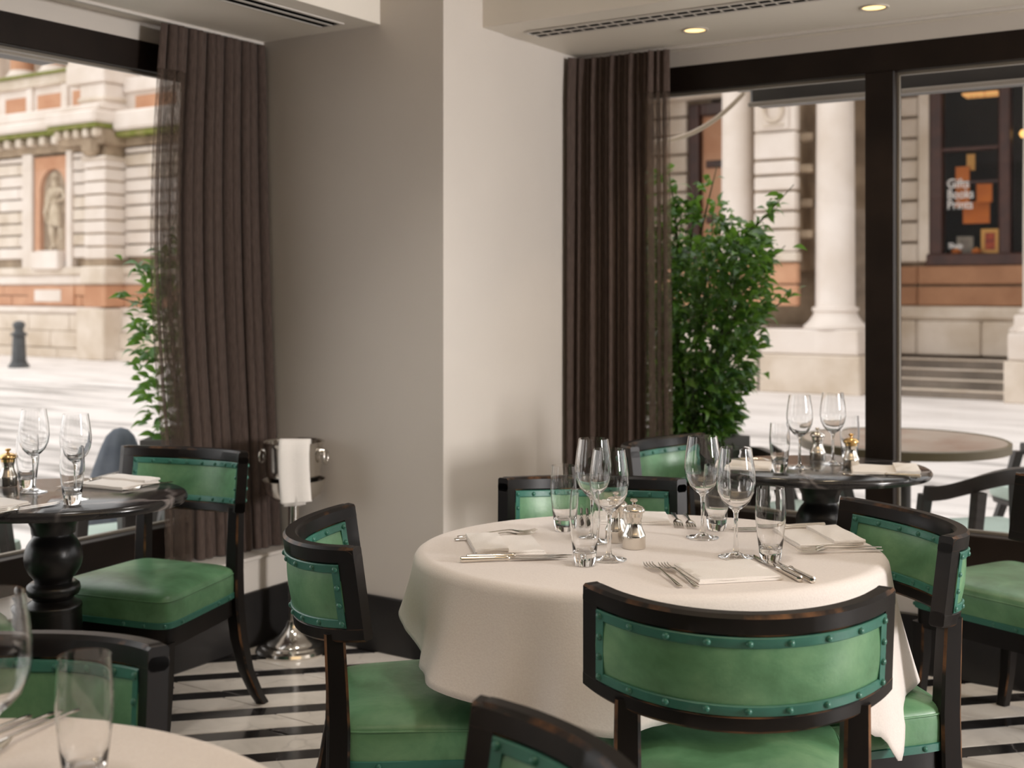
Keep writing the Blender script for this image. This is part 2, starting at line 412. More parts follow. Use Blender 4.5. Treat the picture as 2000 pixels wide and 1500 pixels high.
for k in range(-8, 42):
    vc = 4.035 + .0 - P*(k-2)
    for j in range(-14, 26):
        off = (k*.16) % LEN
        m = put_tile(tile_poly(vc+BW/2, vc+P-BW/2, j*LEN+off+vc, LEN, True), tile_w, 'tile')
        if m: restw.add(m.v, m.f)
    for j in range(-8, 14):
        off = (k*.3) % .84
        m = put_tile(tile_poly(vc-BW/2, vc+BW/2, j*.84+off, .84, True), tile_b, 'border_tile')
        if m: restb.add(m.v, m.f)
tag(restw.build('tile_field', tile_w, floor), kind='stuff'); tag(restb.build('border_tile_field', tile_b, floor), kind='stuff')

# --- air vents and downlights in the soffits
def vent(name, label, along, c, length, width, bars):
    r = empty(name, c, 0, label, 'vent', 'slot air vents in the soffits')
    def bb(nm, mat, a0, a1, b0, b1, z0, z1):
        return bx(nm, mat, *( (a0, a1, b0, b1) if along == 'X' else (b0, b1, a0, a1)), z0, z1, r)
    bb('backing', steel_dark, 0, length, -width/2, width/2, .0, .004)
    for q in (-1, 0, 1):
        y = q*(width/2)
        bb('rail', trim_white, 0, length, y-.006, y+.006, -.003, .002)
    bb('end_cap', trim_white, -.006, 0, -width/2-.006, width/2+.006, -.003, .002); bb('end_cap', trim_white, length, length+.006, -width/2-.006, width/2+.006, -.003, .002)
    if bars:
        n = int(length/.05)
        for i in range(1, n): bb('bridge', trim_white, i*.05-.0035, i*.05+.0035, -width/2, width/2, -.0005, .001)
    return r
vent('air_vent', 'long two-slot linear air vent in the right-hand soffit beside two downlights', 'X', (-2.40, 3.855, ZS-.004), 2.0, .10, True)
vent('air_vent', 'linear air vent in the left-hand soffit above the left curtain', 'Y', (-2.93, 2.0, ZS-.004), 1.32, .10, False)
for X, lab in ((-1.86, 'left one of the two glowing round downlights in the right soffit'), (-1.196, 'right one of the two glowing round downlights in the right soffit')):
    r = empty('downlight', (X, 4.128, ZS), 0, lab, 'light', 'recessed downlights')
    MB().lathe([(.050, .0), (.050, -.004), (.040, -.004), (.038, .0)], 32, cap0=False, cap1=False).build('ring', downlight_ring, r, True)
    MB().lathe([(.0001, -.0012), (.039, -.0012)], 32, cap0=False, cap1=False).build('bulb', lamp_glow, r)
    sd = bpy.data.lights.new('downlight_beam', 'SPOT'); sd.energy = 14; sd.spot_size = radians(85); sd.spot_blend = .7; sd.color = (1, .8, .55); sd.shadow_soft_size = .04
    so = bpy.data.objects.new('downlight_beam', sd); COL.objects.link(so); so.parent = r; so.location = (0, 0, -.02)

# ================================================================== CURTAINS
def curtain(name, label, line, nfold, amp, sheer_from, side):
    """line(u, t) -> (X, Y) of the mean cloth line; u along the cloth, t down from 0 to 1; folds go out along side"""
    r = empty(name, (0, 0, 0), 0, label, 'curtain', 'brown pleated curtains')
    ztop, zbot = ZS-.018, .337
    rnd = random.Random(len(label))
    ph = [rnd.uniform(-1, 1) for _ in range(40)]; dr = [rnd.uniform(-1, 1) for _ in range(40)]
    def pt(u, t):
        X, Y = line(u, t)
        k = u*nfold
        a = amp*(.75 + .45*sin(2.1*k+ph[3]*3))*(1 if t > .08 else .75+.25*t/.08)
        wob = .9*t*sin(1.3*k+ph[5]*4)
        s = sin(2*pi*k + wob) ; s = s*(1.25-.25*s*s)
        along = .30*amp*sin(4*pi*k+1+wob)
        dx, dy = side
        return (X + dx*a*s + dy*along, Y + dy*a*s + dx*along*-1, ztop + (zbot-ztop)*t)
    def sheet(nm, mat, u0, u1, t0, t1, nu, nt_):
        m = MB()
        rows = []
        for i in range(nt_+1):
            t = t0+(t1-t0)*i/nt_
            rows.append([pt(u0+(u1-u0)*j/nu, t) for j in range(nu+1)])
        m.rings(rows, False, False, closed=False)
        return m.build(nm, mat, r, True)
    sheet('heading', curt_opaque, 0, 1, 0, .085, int(nfold*16), 3)
    a, b_ = sheer_from
    sheet('drape', curt_opaque, a, b_, .085, 1, int(nfold*(b_-a)*16), 26)
    u0, u1 = (0, a) if a > 0 else (b_, 1)
    sheet('sheer_edge', curt_sheer, u0, u1, .085, 1, int(nfold*(u1-u0)*16)+4, 26)
    return r
def lerp(a, b_, t): return a+(b_-a)*t
def line_l(u, t):
    y0 = 2.915 - .055*sin(pi*min(1, t*1.2)) + .02*t
    y1 = 3.412
    Xr = lerp(-3.365, -3.285, t**1.6)
    return (lerp(-3.365, Xr, u), lerp(y0, y1, u**.95))
curtain('curtain', 'brown pleated curtain hanging at the left window beside the ice bucket', line_l, 17, .030, (.215, 1.0), (1, 0))
def line_r(u, t):
    return (lerp(-2.492, -2.065+.02*t, u), lerp(4.265, 4.325-.02*t, min(1, u*5)))
curtain('curtain', 'brown pleated curtain hanging at the right window behind the wine glasses', line_r, 15, .032, (0, .74), (0, 1))

# ================================================================== CHAIRS
R0 = .277; PM = radians(58); ACY = -.25 + R0; RAKE = .13; WST = .128
def arc(phi, off, z):
    dip = lerp(.026, .014, (z-.63)/.19)*(1-(phi/PM)**2)      # both rails sag a little towards the middle
    return ((R0+off)*sin(phi), ACY - (R0+off)*cos(phi) - RAKE*(z-.62), z-dip)
def lerp(a, b_, t): return a+(b_-a)*t
def sweep(m, prof, p0, p1, n):
    """prof: closed loop of (offset, z)"""
    rs = [[arc(p0+(p1-p0)*i/n, o, z) for o, z in prof] for i in range(n+1)]
    return m.rings(rs)
def rr(o0, o1, z0, z1, c):
    return [(o0+c, z0), (o1-c, z0), (o1, z0+c), (o1, z1-c), (o1-c, z1), (o0+c, z1), (o0, z1-c), (o0, z0+c)]
def rear_y(x): return ACY - sqrt(R0*R0-x*x)
dome = MB().lathe([(.0062, 0), (.0058, .002), (.0042, .0042), (.0018, .0052), (.0001, .0054)], 8, cap0=False, cap1=False)
ZB, ZT = .640, .824     # bottom and top of the backrest
def seat_ring(sc, n=56, y0=-.19, y1=.232, w0=.190, w1=.230):
    pts = []
    for j in range(n):
        a = 2*pi*j/n + pi/n
        c_, s_ = cos(a), sin(a); e = 2/9.
        ux = (abs(c_)**e)*(1 if c_ >= 0 else -1); uy = (abs(s_)**e)*(1 if s_ >= 0 else -1)
        yy = (y0+y1)/2 + uy*(y1-y0)/2*sc
        ww = lerp(w0, w1, (uy+1)/2)*sc
        pts.append((ux*ww, yy))
    return pts
def make_chair():
    r = empty('dining_chair')
    # frame
    m = MB(); rs = []
    for q in [-1, -.992, -.975, -.945, -.9] + [i/20-.85 for i in range(1, 34)] + [.9, .945, .975, .992, 1]:
        e = max(0, (abs(q)-.93)/.07); cut = .016*(1-sqrt(max(0, 1-e*e)))
        rs.append([arc(q*PM, o, z) for o, z in rr(-.016, .016, ZT-.036, ZT-cut, .006)])
    m.rings(rs); wear(m.build('top_rail', wood, r, auto=40))
    m = MB(); sweep(m, rr(-.016, .016, ZB, ZB+.030, .005), -PM, PM, 40); wear(m.build('bottom_rail', wood, r, auto=40))
    for s in (-1, 1):
        m = MB(); sweep(m, rr(-.0155, .0155, ZB+.002, ZT-.002, .004), s*PM, s*(PM-WST), 3); wear(m.build('stile', wood, r, auto=40))
    pi_ = PM-WST
    # leather panel, padded on both faces
    z0, z1 = ZB+.029, ZT-.035; N = 12
    prof = [(.009+.008*sin(pi*i/N)**.6, lerp(z0, z1, i/N)) for i in range(N+1)] + [(-.009-.008*sin(pi*i/N)**.6, lerp(z0, z1, i/N)) for i in range(N, -1, -1)]
    m = MB(); sweep(m, prof, -pi_-.004, pi_+.004, 40); m.build('back_panel', green, r, auto=50)
    tw = .016; trims = {}
    for s, nm in ((1, 'outer_trim'), (-1, 'inner_trim')):
        m = MB(); a, b_ = sorted((s*.0085, s*.0175))
        sweep(m, rr(a, b_, z1-tw, z1+.001, .002), -pi_, pi_, 36)
        sweep(m, rr(a, b_, z0-.001, z0+tw, .002), -pi_, pi_, 36)
        dp = tw/R0
        for q in (-1, 1): sweep(m, rr(a, b_, z0, z1, .002), q*pi_, q*(pi_-dp), 2)
        trims[nm] = m.build(nm, teal, r, auto=40)
    # studs
    first = None
    def stud(p, nrm, par):
        nonlocal first
        q = Vector(nrm).to_track_quat('Z', 'Y').to_euler()
        if first is None:
            first = dome_b = MB().add(dome.v, dome.f).build('stud', stud_m, par, True)
            dome_b.location = p; dome_b.rotation_euler = q
        else: inst(first, par, p, q)
    for s in (1, -1):
        off = s*.0172
        for z in (z1-tw/2, z0+tw/2):
            for i in range(9):
                ph = lerp(-pi_+.028, pi_-.028, i/8)
                stud(arc(ph, off, z), (s*sin(ph), -s*cos(ph), 0), trims['outer_trim' if s > 0 else 'inner_trim'])
        for q in (-1, 1):
            for zz in (.36, .64):
                ph = q*(pi_-.030); stud(arc(ph, off, lerp(z0, z1, zz)), (s*sin(ph), -s*cos(ph), 0), trims['outer_trim' if s > 0 else 'inner_trim'])
    # seat
    def prof_rings(profile): return [[(x, y, z) for x, y in seat_ring(s)] for s, z in profile]
    m = MB(); m.rings(prof_rings([(.985, .372), (1.0, .376), (1.006, .40), (1.008, .43), (1.0, .447), (.985, .456), (.95, .462), (.85, .470), (.68, .476), (.45, .479), (.2, .478), (.04, .477)]))
    m.build('seat', green, r, auto=60)
    m = MB(); m.tube([(x, y, .4475) for x, y in seat_ring(1.001)] + [(seat_ring(1.001)[0][0], seat_ring(1.001)[0][1], .4475)], .0026, 5, False); m.build('piping', green, r, True)
    m = MB(); m.rings([[(x, y, z) for x, y in seat_ring(s)] for s, z in ((1.0, .372), (1.016, .373), (1.016, .389), (1.0, .391))], False, False); seat_trim = m.build('seat_trim', teal, r, auto=40)
    ring = seat_ring(1.016, 400)
    # even studs along the two sides and the front
    tot = 0; last = None; step = .066; acc = step/2
    for i in range(len(ring)+1):
        p = ring[i % len(ring)]
        if last is not None:
            dl = math.dist(p, last); acc += dl
            if acc >= step and not (p[1] < -.17):
                acc = 0; t = Vector((p[0]-last[0], p[1]-last[1], 0)).normalized()
                stud((p[0], p[1], .381), (t.y, -t.x, 0), seat_trim)
        last = p
    m = MB(); m.rings([[(x, y, z) for x, y in seat_ring(s)] for s, z in ((.93, .318), (.985, .318), (.985, .372), (.93, .372))], True, True); m.build('seat_frame', wood, r, auto=40)
    for s in (-1, 1):
        m = MB(); m.square_leg([(s*.200, .204, .33), (s*.201, .207, .22), (s*.203, .218, .10), (s*.206, .236, 0)], [.044, .041, .036, .032]); wear(m.build('front_leg', wood, r, auto=40))
        m = MB(); xs = .178; yb = rear_y(xs)
        m.square_leg([(s*xs, yb-.002, ZB+.004), (s*xs, yb+.003, .54), (s*xs, yb+.006, .45), (s*(xs+.001), yb+.004, .34), (s*(xs+.002), yb-.014, .24), (s*(xs+.005), yb-.050, .13), (s*(xs+.008), yb-.105, .04), (s*(xs+.010), yb-.138, 0)],
                     [.040, .043, .045, .046, .044, .040, .036, .034]); wear(m.build('rear_leg', wood, r, auto=40))
    return r
CH = [
 # x, d, heading (right, ahead), width scale, label
 (.390, 2.185, (.06, 1), 1.05, 'green leather chair in front of the white-clothed table with its curved back to us'),
 (-.19, 2.585, (.988, .154), 1.02, 'green leather chair at the left side of the white-clothed table, seen side-on'),
 (.689, 2.630, (-.983, -.186), 1, 'green leather chair at the right side of the white-clothed table'),
 (.205, 3.02, (-.04, -1), 1, 'green leather chair behind the white-clothed table facing us, in front of the pier'),
 (-1.080, 3.62, (-.36, -.93), .965, 'green leather chair beside the left marble table near the ice bucket'),
 (.645, 3.90, (.80, -.60), 1, 'green leather chair at the far left side of the right marble table'),
 (1.50, 3.515, (-.5, .86), 1, 'green leather chair cut off by the right edge of the photo'),
 (-.145, 1.211, (-.984, -.177), 1, 'nearest dark chair back curving up from the bottom edge of the photo'),
 (-.71, 1.526, (.053, -.999), .96, 'dark shaded green chair behind the blurred tumbler at bottom left'),
 (-1.53, 3.07, (.76, .65), 1, 'green chair left of the left marble table, only its seat corner in view'),
]
proto = None
for x, d, h, s, lab in CH:
    if proto is None: proto = o = make_chair()
    else: o = copy_tree(proto)
    o.location = at(x, d); o.rotation_euler = (0, 0, heading(*h)); o.scale = (s, s, 1) if s == 1 else (s, s, 1)
    tag(o, lab, 'chair', 'green leather dining chairs')

# ================================================================== TABLES
def pedestal_table(loc, R, label, top_mat, H=.75, oval=1):
    r = empty('pedestal_table', loc, YAW, label, 'table')
    MB().lathe([(.01, H-.029), (R-.03, H-.029), (R-.006, H-.026), (R, H-.018), (R+.001, H-.011), (R-.003, H-.004), (R-.010, H), (.01, H)], 80, sy=oval).build('tabletop', top_mat, r, auto=35)
    MB().lathe([(.05, H-.029), (.19, H-.030), (.19, H-.042), (.085, H-.046), (.082, H-.056), (.068, H-.072), (.060, H-.088), (.058, H-.108)], 48).build('collar', black_lacquer, r, auto=45)
    ball = [(.04, .654)] + [(max(.05, .078*cos(a)), .576+.078*sin(a)) for a in [radians(q) for q in range(75, -76, -10)]]
    MB().lathe(ball, 48).build('ball', black_lacquer, r, auto=60)
    MB().lathe([(.05, .508), (.060, .507), (.070, .499), (.073, .486), (.068, .473), (.056, .467), (.054, .460), (.060, .454), (.075, .446), (.077, .438), (.075, .428)], 48).build('turned_rings', black_lacquer, r, auto=50)
    MB().lathe([(.075, .430), (.079, .32), (.092, .22), (.12, .14), (.16, .075), (.185, .045), (.19, .0), (.05, 0)], 56).build('base', black_lacquer, r, auto=50)
    return r
TC = at(.30, 2.645); TL = at(-1.277, 3.35); TR = at(.99, 3.86); TF = at(-.66, 1.11)
pedestal_table(TL, .366, 'round black veined marble pedestal table at the left window', blackmarble, .75, .81)
pedestal_table(TR, .346, 'round black marble pedestal table at the right window behind the clothed table', blackmarble, .75, .82)
pedestal_table(TC, .51, 'round pedestal table hidden under the large white tablecloth at centre', black_lacquer, .742, .80)
pedestal_table(TF, .492, 'round pedestal table hidden under the white tablecloth at bottom left', black_lacquer, .742)

def sm(a, keys):
    """periodic cosine interpolation through (degrees, value)"""
    a = a % 360; ks = sorted(keys); ks = ks + [(ks[0][0]+360, ks[0][1])]
    if a < ks[0][0]: a += 360
    for (a0, v0), (a1, v1) in zip(ks, ks[1:]):
        if a0 <= a <= a1:
            t = (a-a0)/(a1-a0); t = (1-cos(pi*t))/2; return v0+(v1-v0)*t
    return ks[0][1]
def tablecloth(loc, R, drop, flare, label, name='tablecloth', zt=.7515, sx=1, sy=1):
    m = MB(); n = 240; rs = []
    for f in (.02, .3, .6, .85, .95):
        rs.append([(R*f*cos(2*pi*j/n), R*f*sin(2*pi*j/n), zt) for j in range(n)])
    for ang in (0, 22, 45, 67, 88):
        q = radians(ang); rs.append([((R-.022+.022*sin(q)+.003)*cos(2*pi*j/n), (R-.022+.022*sin(q)+.003)*sin(2*pi*j/n), zt-.022*(1-cos(q))) for j in range(n)])
    K = 16
    for k in range(1, K+1):
        t = k/K; row = []
        for j in range(n):
            deg = 360*j/n
            dv = sm(deg, drop); fl = sm(deg, flare)
            z = zt-.022-(dv-.022)*t
            rad = R+.004 + fl*(t**1.25)
            row.append((rad*cos(radians(deg)), rad*sin(radians(deg)), z))
        rs.append(row)
    m.rings(rs, True, False)
    o = m.build(name, linen, None, True); o.location = loc; o.rotation_euler = (0, 0, YAW); o.scale = (sx, sy, 1)
    so = o.modifiers.new('thickness', 'SOLIDIFY'); so.thickness = .0016; so.offset = -1
    return tag(o, label, 'tablecloth')
# angles below are counter-clockwise; the cloths are turned by YAW like the tables
def yw(keys): return keys
tablecloth(TC, .5, yw([(0, .262), (20, .23), (60, .2), (95, .17), (135, .15), (170, .14), (188, .158), (203, .195), (216, .205), (232, .222), (247, .238), (258, .25), (266, .236), (276, .21), (292, .215), (305, .235), (315, .275), (322, .315), (328, .375), (334, .315), (341, .275), (349, .264)]),
           yw([(0, .035), (20, .045), (60, .02), (95, .045), (135, .02), (160, .03), (176, .035), (188, .02), (199, .0), (209, .035), (220, .075), (232, .05), (241, .015), (250, .055), (259, .05), (268, .008), (279, .05), (292, .012), (305, .05), (318, .012), (329, .045), (340, .03), (350, .06)]),
           'large white linen tablecloth draped over the round table at centre right', sx=1.025, sy=.835)
tablecloth(TF, .5, yw([(0, .2), (45, .24), (90, .2), (135, .24), (180, .2), (225, .24), (270, .2), (315, .24)]),
           yw([(0, .03), (45, .01), (90, .03), (135, .01), (180, .03), (225, .01), (270, .03), (315, .01)]), 'white tablecloth cut off at the bottom left corner of the photo')

# ================================================================== GLASSWARE
def wine_glass_mesh():
    H = .232
    outer = [(.0001, 0), (.036, 0), (.0372, .0012), (.030, .0035), (.016, .006), (.007, .011), (.0046, .022), (.0040, .045), (.0040, .075), (.0050, .092), (.0085, .100), (.019, .108), (.030, .120), (.0385, .139), (.0415, .158), (.0410, .175), (.0385, .197), (.0350, .219), (.0332, H)]
    inner = [(.0322, H), (.0340, .219), (.0375, .197), (.0400, .175), (.0405, .158), (.0374, .1395), (.0290, .1215), (.018, .1105), (.008, .1045), (.0001, .103)]
    return MB().lathe(outer+inner, 40, cap0=False, cap1=False)
def tumbler_mesh():
    H = .153
    outer = [(.0001, 0), (.0195, 0), (.0215, .0015), (.0235, .018), (.0275, .050), (.0312, .085), (.0318, .100), (.0308, .125), (.0288, H)]
    inner = [(.0278, H), (.0298, .125), (.0308, .100), (.0302, .085), (.0262, .052), (.0225, .030), (.0185, .0262), (.008, .0252), (.0001, .025)]
    return MB().lathe(outer+inner, 40, cap0=False, cap1=False)
ZT_, ZM_ = .7522, .7505
WG = [(.183, 2.708, ZT_, 'far wine glass of the left pair on the white tablecloth, before the dark curtain'),
      (.204, 2.528, ZT_, 'near wine glass of the left pair on the white tablecloth, beside the mills'),
      (.436, 2.752, ZT_, 'far wine glass of the right pair on the white tablecloth'),
      (.475, 2.552, ZT_, 'near wine glass of the right pair on the white tablecloth, beside a tumbler'),
      (-1.345, 3.385, ZM_, 'left wine glass on the left marble table, behind a small tumbler'),
      (-1.183, 3.262, ZM_, 'right wine glass on the left marble table'),
      (.917, 3.836, ZM_, 'left wine glass on the right marble table'),
      (1.047, 3.926, ZM_, 'right wine glass on the right marble table, in front of a mill'),
      (-.574, 1.33, ZT_, 'blurred wine glass cut off by the left edge of the photo')]
g0 = None
for x, d, z, lab in WG:
    if g0 is None: g = g0 = wine_glass_mesh().build('wine_glass', glassm, None, auto=48)
    else: g = g0.copy(); COL.objects.link(g)
    g.location = at(x, d, z); tag(g, lab, 'glass', 'stemmed wine glasses')
TG = [(.122, 2.834, ZT_, 'far left tumbler on the white tablecloth, before the green chair back'),
      (.150, 2.478, ZT_, 'near left tumbler on the white tablecloth, by the knife tips'),
      (.483, 2.84, ZT_, 'far right tumbler on the white tablecloth, between the two right wine glasses'),
      (.541, 2.518, ZT_, 'near right tumbler on the white tablecloth, right of the wine glasses'),
      (-1.388, 3.447, ZM_, 'left tumbler on the left marble table, beside the brass-topped mill'),
      (-1.166, 3.19, ZM_, 'right tumbler on the left marble table, in front of a wine glass'),
      (.834, 3.749, ZM_, 'leftmost tumbler on the right marble table'),
      (1.112, 3.962, ZM_, 'right tumbler on the right marble table, by the brass mill'),
      (-.484, 1.362, ZT_, 'large blurred tumbler on the near tablecloth at bottom left')]
g0 = None
for x, d, z, lab in TG:
    if g0 is None: g = g0 = tumbler_mesh().build('tumbler', glassm, None, auto=48)
    else: g = g0.copy(); COL.objects.link(g)
    g.location = at(x, d, z); tag(g, lab, 'glass', 'water tumblers')

# ================================================================== MILLS
def mill(x, d, z, lab, capm, bodym):
    r = empty('pepper_mill', at(x, d, z), 0, lab, 'mill', 'silver salt and pepper mills')
    MB().lathe([(.0001, 0), (.0250, 0), (.0258, .002), (.0256, .022), (.0262, .024), (.0258, .028), (.0235, .033), (.0195, .042), (.0168, .052), (.0165, .060), (.0185, .066), (.0188, .070)], 36, cap1=True).build('body', bodym, r, auto=50)
    MB().lathe([(.0190, .0695), (.0195, .077), (.0235, .0785), (.0248, .081), (.0240, .085), (.0190, .0905), (.0110, .0940), (.0065, .0952), (.0001, .0954)], 36).build('cap', capm, r, auto=50)
    MB().lathe([(.0042, .095), (.0038, .100), (.0080, .1025), (.0085, .1050), (.0060, .1075), (.0001, .1082)], 24).build('knob', capm, r, auto=50)
mill(.268, 2.645, ZT_, 'front silver mill at the middle of the white tablecloth', silver, silver)
mill(.236, 2.712, ZT_, 'rear silver mill at the middle of the white tablecloth, half hidden', silver, silver)
mill(-1.462, 3.49, ZM_, 'brass-capped silver mill on the left marble table at the photo edge', brass, silver)
mill(1.020, 4.015, ZM_, 'silver mill on the right marble table behind the wine glass', silver, silver)
mill(1.085, 3.85, ZM_, 'brass-capped mill on the right marble table beside a tumbler', brass, silver)

# ================================================================== CUTLERY AND NAPKINS
def ribbon(m, pts, th):
    """pts: (x, y, half width, z) along the piece"""
    rs = []
    for x, y, h, z in pts:
        rs.append([(x-h, y, z), (x-h*.6, y, z+th), (x+h*.6, y, z+th), (x+h, y, z), (x+h*.6, y, z-th*.5), (x-h*.6, y, z-th*.5)])
    return m.rings(rs)
def fork_mesh():
    m = MB()
    ribbon(m, [(0, -.100, .0035, .003), (0, -.098, .0066, .003), (0, -.085, .0066, .0035), (0, -.05, .0045, .006), (0, 0, .0028, .009), (0, .022, .0032, .010), (0, .030, .0075, .0095), (0, .040, .0112, .0075), (0, .048, .0118, .0055)], .0012)
    for k in range(4):
        x = -.0093+.0062*k
        ribbon(m, [(x, .047, .0024, .0055), (x, .065, .0021, .0032), (x, .080, .0018, .0042), (x, .0925, .0010, .0075)], .0009)
    return m
fork_p = None; knife_p = None
def fork(p, rz, lab):
    global fork_p
    if fork_p is None: fork_p = o = fork_mesh().build('fork', silver, None, auto=50)
    else: o = fork_p.copy(); COL.objects.link(o)
    o.location = p; o.rotation_euler = (0, 0, rz); return tag(o, lab, 'fork', 'silver forks')
def knife(p, rz, lab):
    global knife_p
    if knife_p is None:
        r = empty('knife')
        m = MB(); m.tube([(0, -.115, .006), (0, -.113, .006), (0, -.10, .006), (0, -.05, .006), (0, -.022, .006), (0, -.018, .006), (0, -.014, .006), (0, -.010, .006)], [.003, .0068, .0066, .0055, .0045, .006, .006, .0035], 12); m.build('handle', silver, r, auto=50)
        m = MB(); ribbon(m, [(0, -.012, .0030, .0055), (0, .0, .0068, .0045), (0, .06, .0085, .0035), (.0015, .09, .0072, .0035), (.003, .108, .003, .0035), (.0035, .112, .0005, .0035)], .0008); m.build('blade', steel, r, auto=40)
        knife_p = r; o = r
    else: o = copy_tree(knife_p)
    o.location = p; o.rotation_euler = (0, 0, rz); return tag(o, lab, 'knife', 'silver-handled knives')
def napkin(p, rz, W, L, flap, lab, seed):
    """linen napkin folded to W x L; flap rolled back along one edge"""
    r = empty('napkin', p, rz, lab, 'napkin', 'folded white napkins')
    rnd = random.Random(seed)
    def slab(nm, x0, x1, y0, y1, z0, z1, bulge):
        m = MB(); rs = []
        N = 14
        for i in range(N+1):
            y = lerp(y0, y1, i/N); e = .0016*sin(i*1.3+seed)
            top = []
            M = 12
            for j in range(M+1):
                x = lerp(x0, x1, j/M)
                zz = z1 + bulge*sin(pi*j/M)*sin(pi*i/N) + .0006*sin(j*.9+i*.7+seed)
                top.append((x+e*(j/M-.5), y, zz))
            row = [(x0-.0015, y, (z0+z1)/2)] + top + [(x1+.0015, y, (z0+z1)/2), (x1, y, z0), (x0, y, z0)]
            rs.append(row)
        m.rings(rs); return m.build(nm, linen2, r, auto=50)
    slab('lower_fold', -W/2, W/2, -L/2, L/2, .0002, .0045, .001)
    slab('upper_fold', -W/2+.003, W/2-.004, -L/2+.002, L/2-.003, .0048, .0090, .0015)
    if flap:
        slab('rolled_flap', -W/2+.001, W/2-.002, -L/2-.002, -L/2+flap, .0095, .0165, .003)
    return r
def setting(x, d, h, lab, flap, seed, z=ZT_, W=.172, L=.15, fx=(-.132, -.103), kx=(.112, .132), fy=(.005, -.005), ky=(.015, .0), forks=2, knives=2, sway=(0, 0)):
    a, b_ = h; n = sqrt(a*a+b_*b_); a /= n; b_ /= n       # forward; the diner's right hand is (b,-a)
    rz = heading(a, b_)
    napkin(at(x, d, z), rz, W, L, flap, 'folded white napkin ' + lab, seed)
    nm = ('outer', 'inner')
    for i in range(forks):
        q = (x + b_*fx[i] + a*fy[i], d - a*fx[i] + b_*fy[i])
        fork(at(*q, z+.0004+.0*i), rz+sway[0], nm[i] + ' silver fork beside the napkin ' + lab)
    for i in range(knives):
        q = (x + b_*kx[i] + a*ky[i], d - a*kx[i] + b_*ky[i])
        knife(at(*q, z+.0004), rz+sway[1], ('inner', 'outer')[i] + ' silver-handled knife beside the napkin ' + lab)
setting(.428, 2.405, (-.22, 1), 'at the front place of the white tablecloth', 0, 1)
setting(-.015, 2.648, (1, .16), 'at the left place of the white tablecloth', .07, 2, sway=(.18, 0))
setting(.692, 2.725, (-1, -.12), 'at the right place of the white tablecloth', .07, 3, ky=(.06, .045))
setting(.30, 2.968, (-.05, -1), 'at the far place of the white tablecloth', 0, 4, W=.17, L=.13, fy=(.03, .02), ky=(.035, .03))
setting(-1.145, 3.505, (-.45, -.9), 'at the window-side place of the left marble table', .06, 5, z=ZM_, forks=1, knives=1, fx=(-.115,))
setting(-1.37, 3.165, (.55, .83), 'at the near place of the left marble table', 0, 6, W=.15, L=.13, z=ZM_, forks=0, knives=2)
setting(.76, 3.86, (.95, -.3), 'at the left place of the right marble table', 0, 7, z=ZM_, forks=1, knives=0)
setting(1.165, 3.765, (-1, .25), 'at the right place of the right marble table', .07, 8, z=ZM_, forks=0, knives=1, kx=(-.108,), W=.17, L=.2)
for i, (x, d) in enumerate(((-.672, 1.50), (-.645, 1.51), (-.617, 1.52))):
    fork(at(x, d, ZT_+.0004), heading(-.35, -1), ('left', 'middle', 'right')[i] + ' one of three blurred forks on the near tablecloth at bottom left')

# ================================================================== ICE BUCKET ON ITS STAND
PB = Vector((-3.062, 3.262, 0))
r = empty('bucket_stand', PB, 0, 'polished steel pedestal stand holding the ice bucket in the corner', 'stand')
MB().lathe([(.005, 0), (.134, 0), (.137, .006), (.132, .016), (.118, .021), (.114, .027), (.098, .031), (.094, .037), (.072, .048), (.048, .066), (.030, .088), (.024, .11), (.005, .115)], 56).build('base', steel, r, auto=35)
MB().lathe([(.0001, .11), (.020, .11), (.020, .56), (.0001, .56)], 28).build('pole', steel, r, auto=40)
MB().lathe([(.02, .548), (.045, .55), (.078, .556), (.100, .574), (.110, .602), (.116, .624), (.118, .627), (.112, .626), (.106, .604), (.096, .580), (.075, .563), (.02, .560)], 48, cap1=True).build('cradle', steel, r, auto=45)
r = empty('ice_bucket', PB + Vector((0, 0, .5635)), 0, 'polished steel ice bucket with ring handles standing on the pedestal stand', 'bucket')
MB().lathe([(.0001, 0), (.070, 0), (.076, .004), (.080, .03), (.098, .085), (.101, .10), (.106, .185), (.111, .196), (.113, .199), (.110, .201), (.104, .196), (.099, .10), (.075, .012), (.0001, .010)], 56, cap0=False, cap1=False).build('body', steel, r, auto=45)
for a in (radians(-8), radians(172)):
    a += YAW
    c = Vector((cos(a), sin(a), 0))
    b1 = MB().tube([c*.10+Vector((0, 0, .165)), c*.118+Vector((0, 0, .165))], [.016, .010], 14).build('handle_boss', steel, r, auto=40)
    t_ = Vector((-sin(a), cos(a), 0))
    ring = [c*.122 + t_*.024*sin(q) + Vector((0, 0, .145+.024*cos(q))) for q in [2*pi*i/20 for i in range(21)]]
    MB().tube(ring, .0045, 8, False).build('ring_handle', steel, r, True)
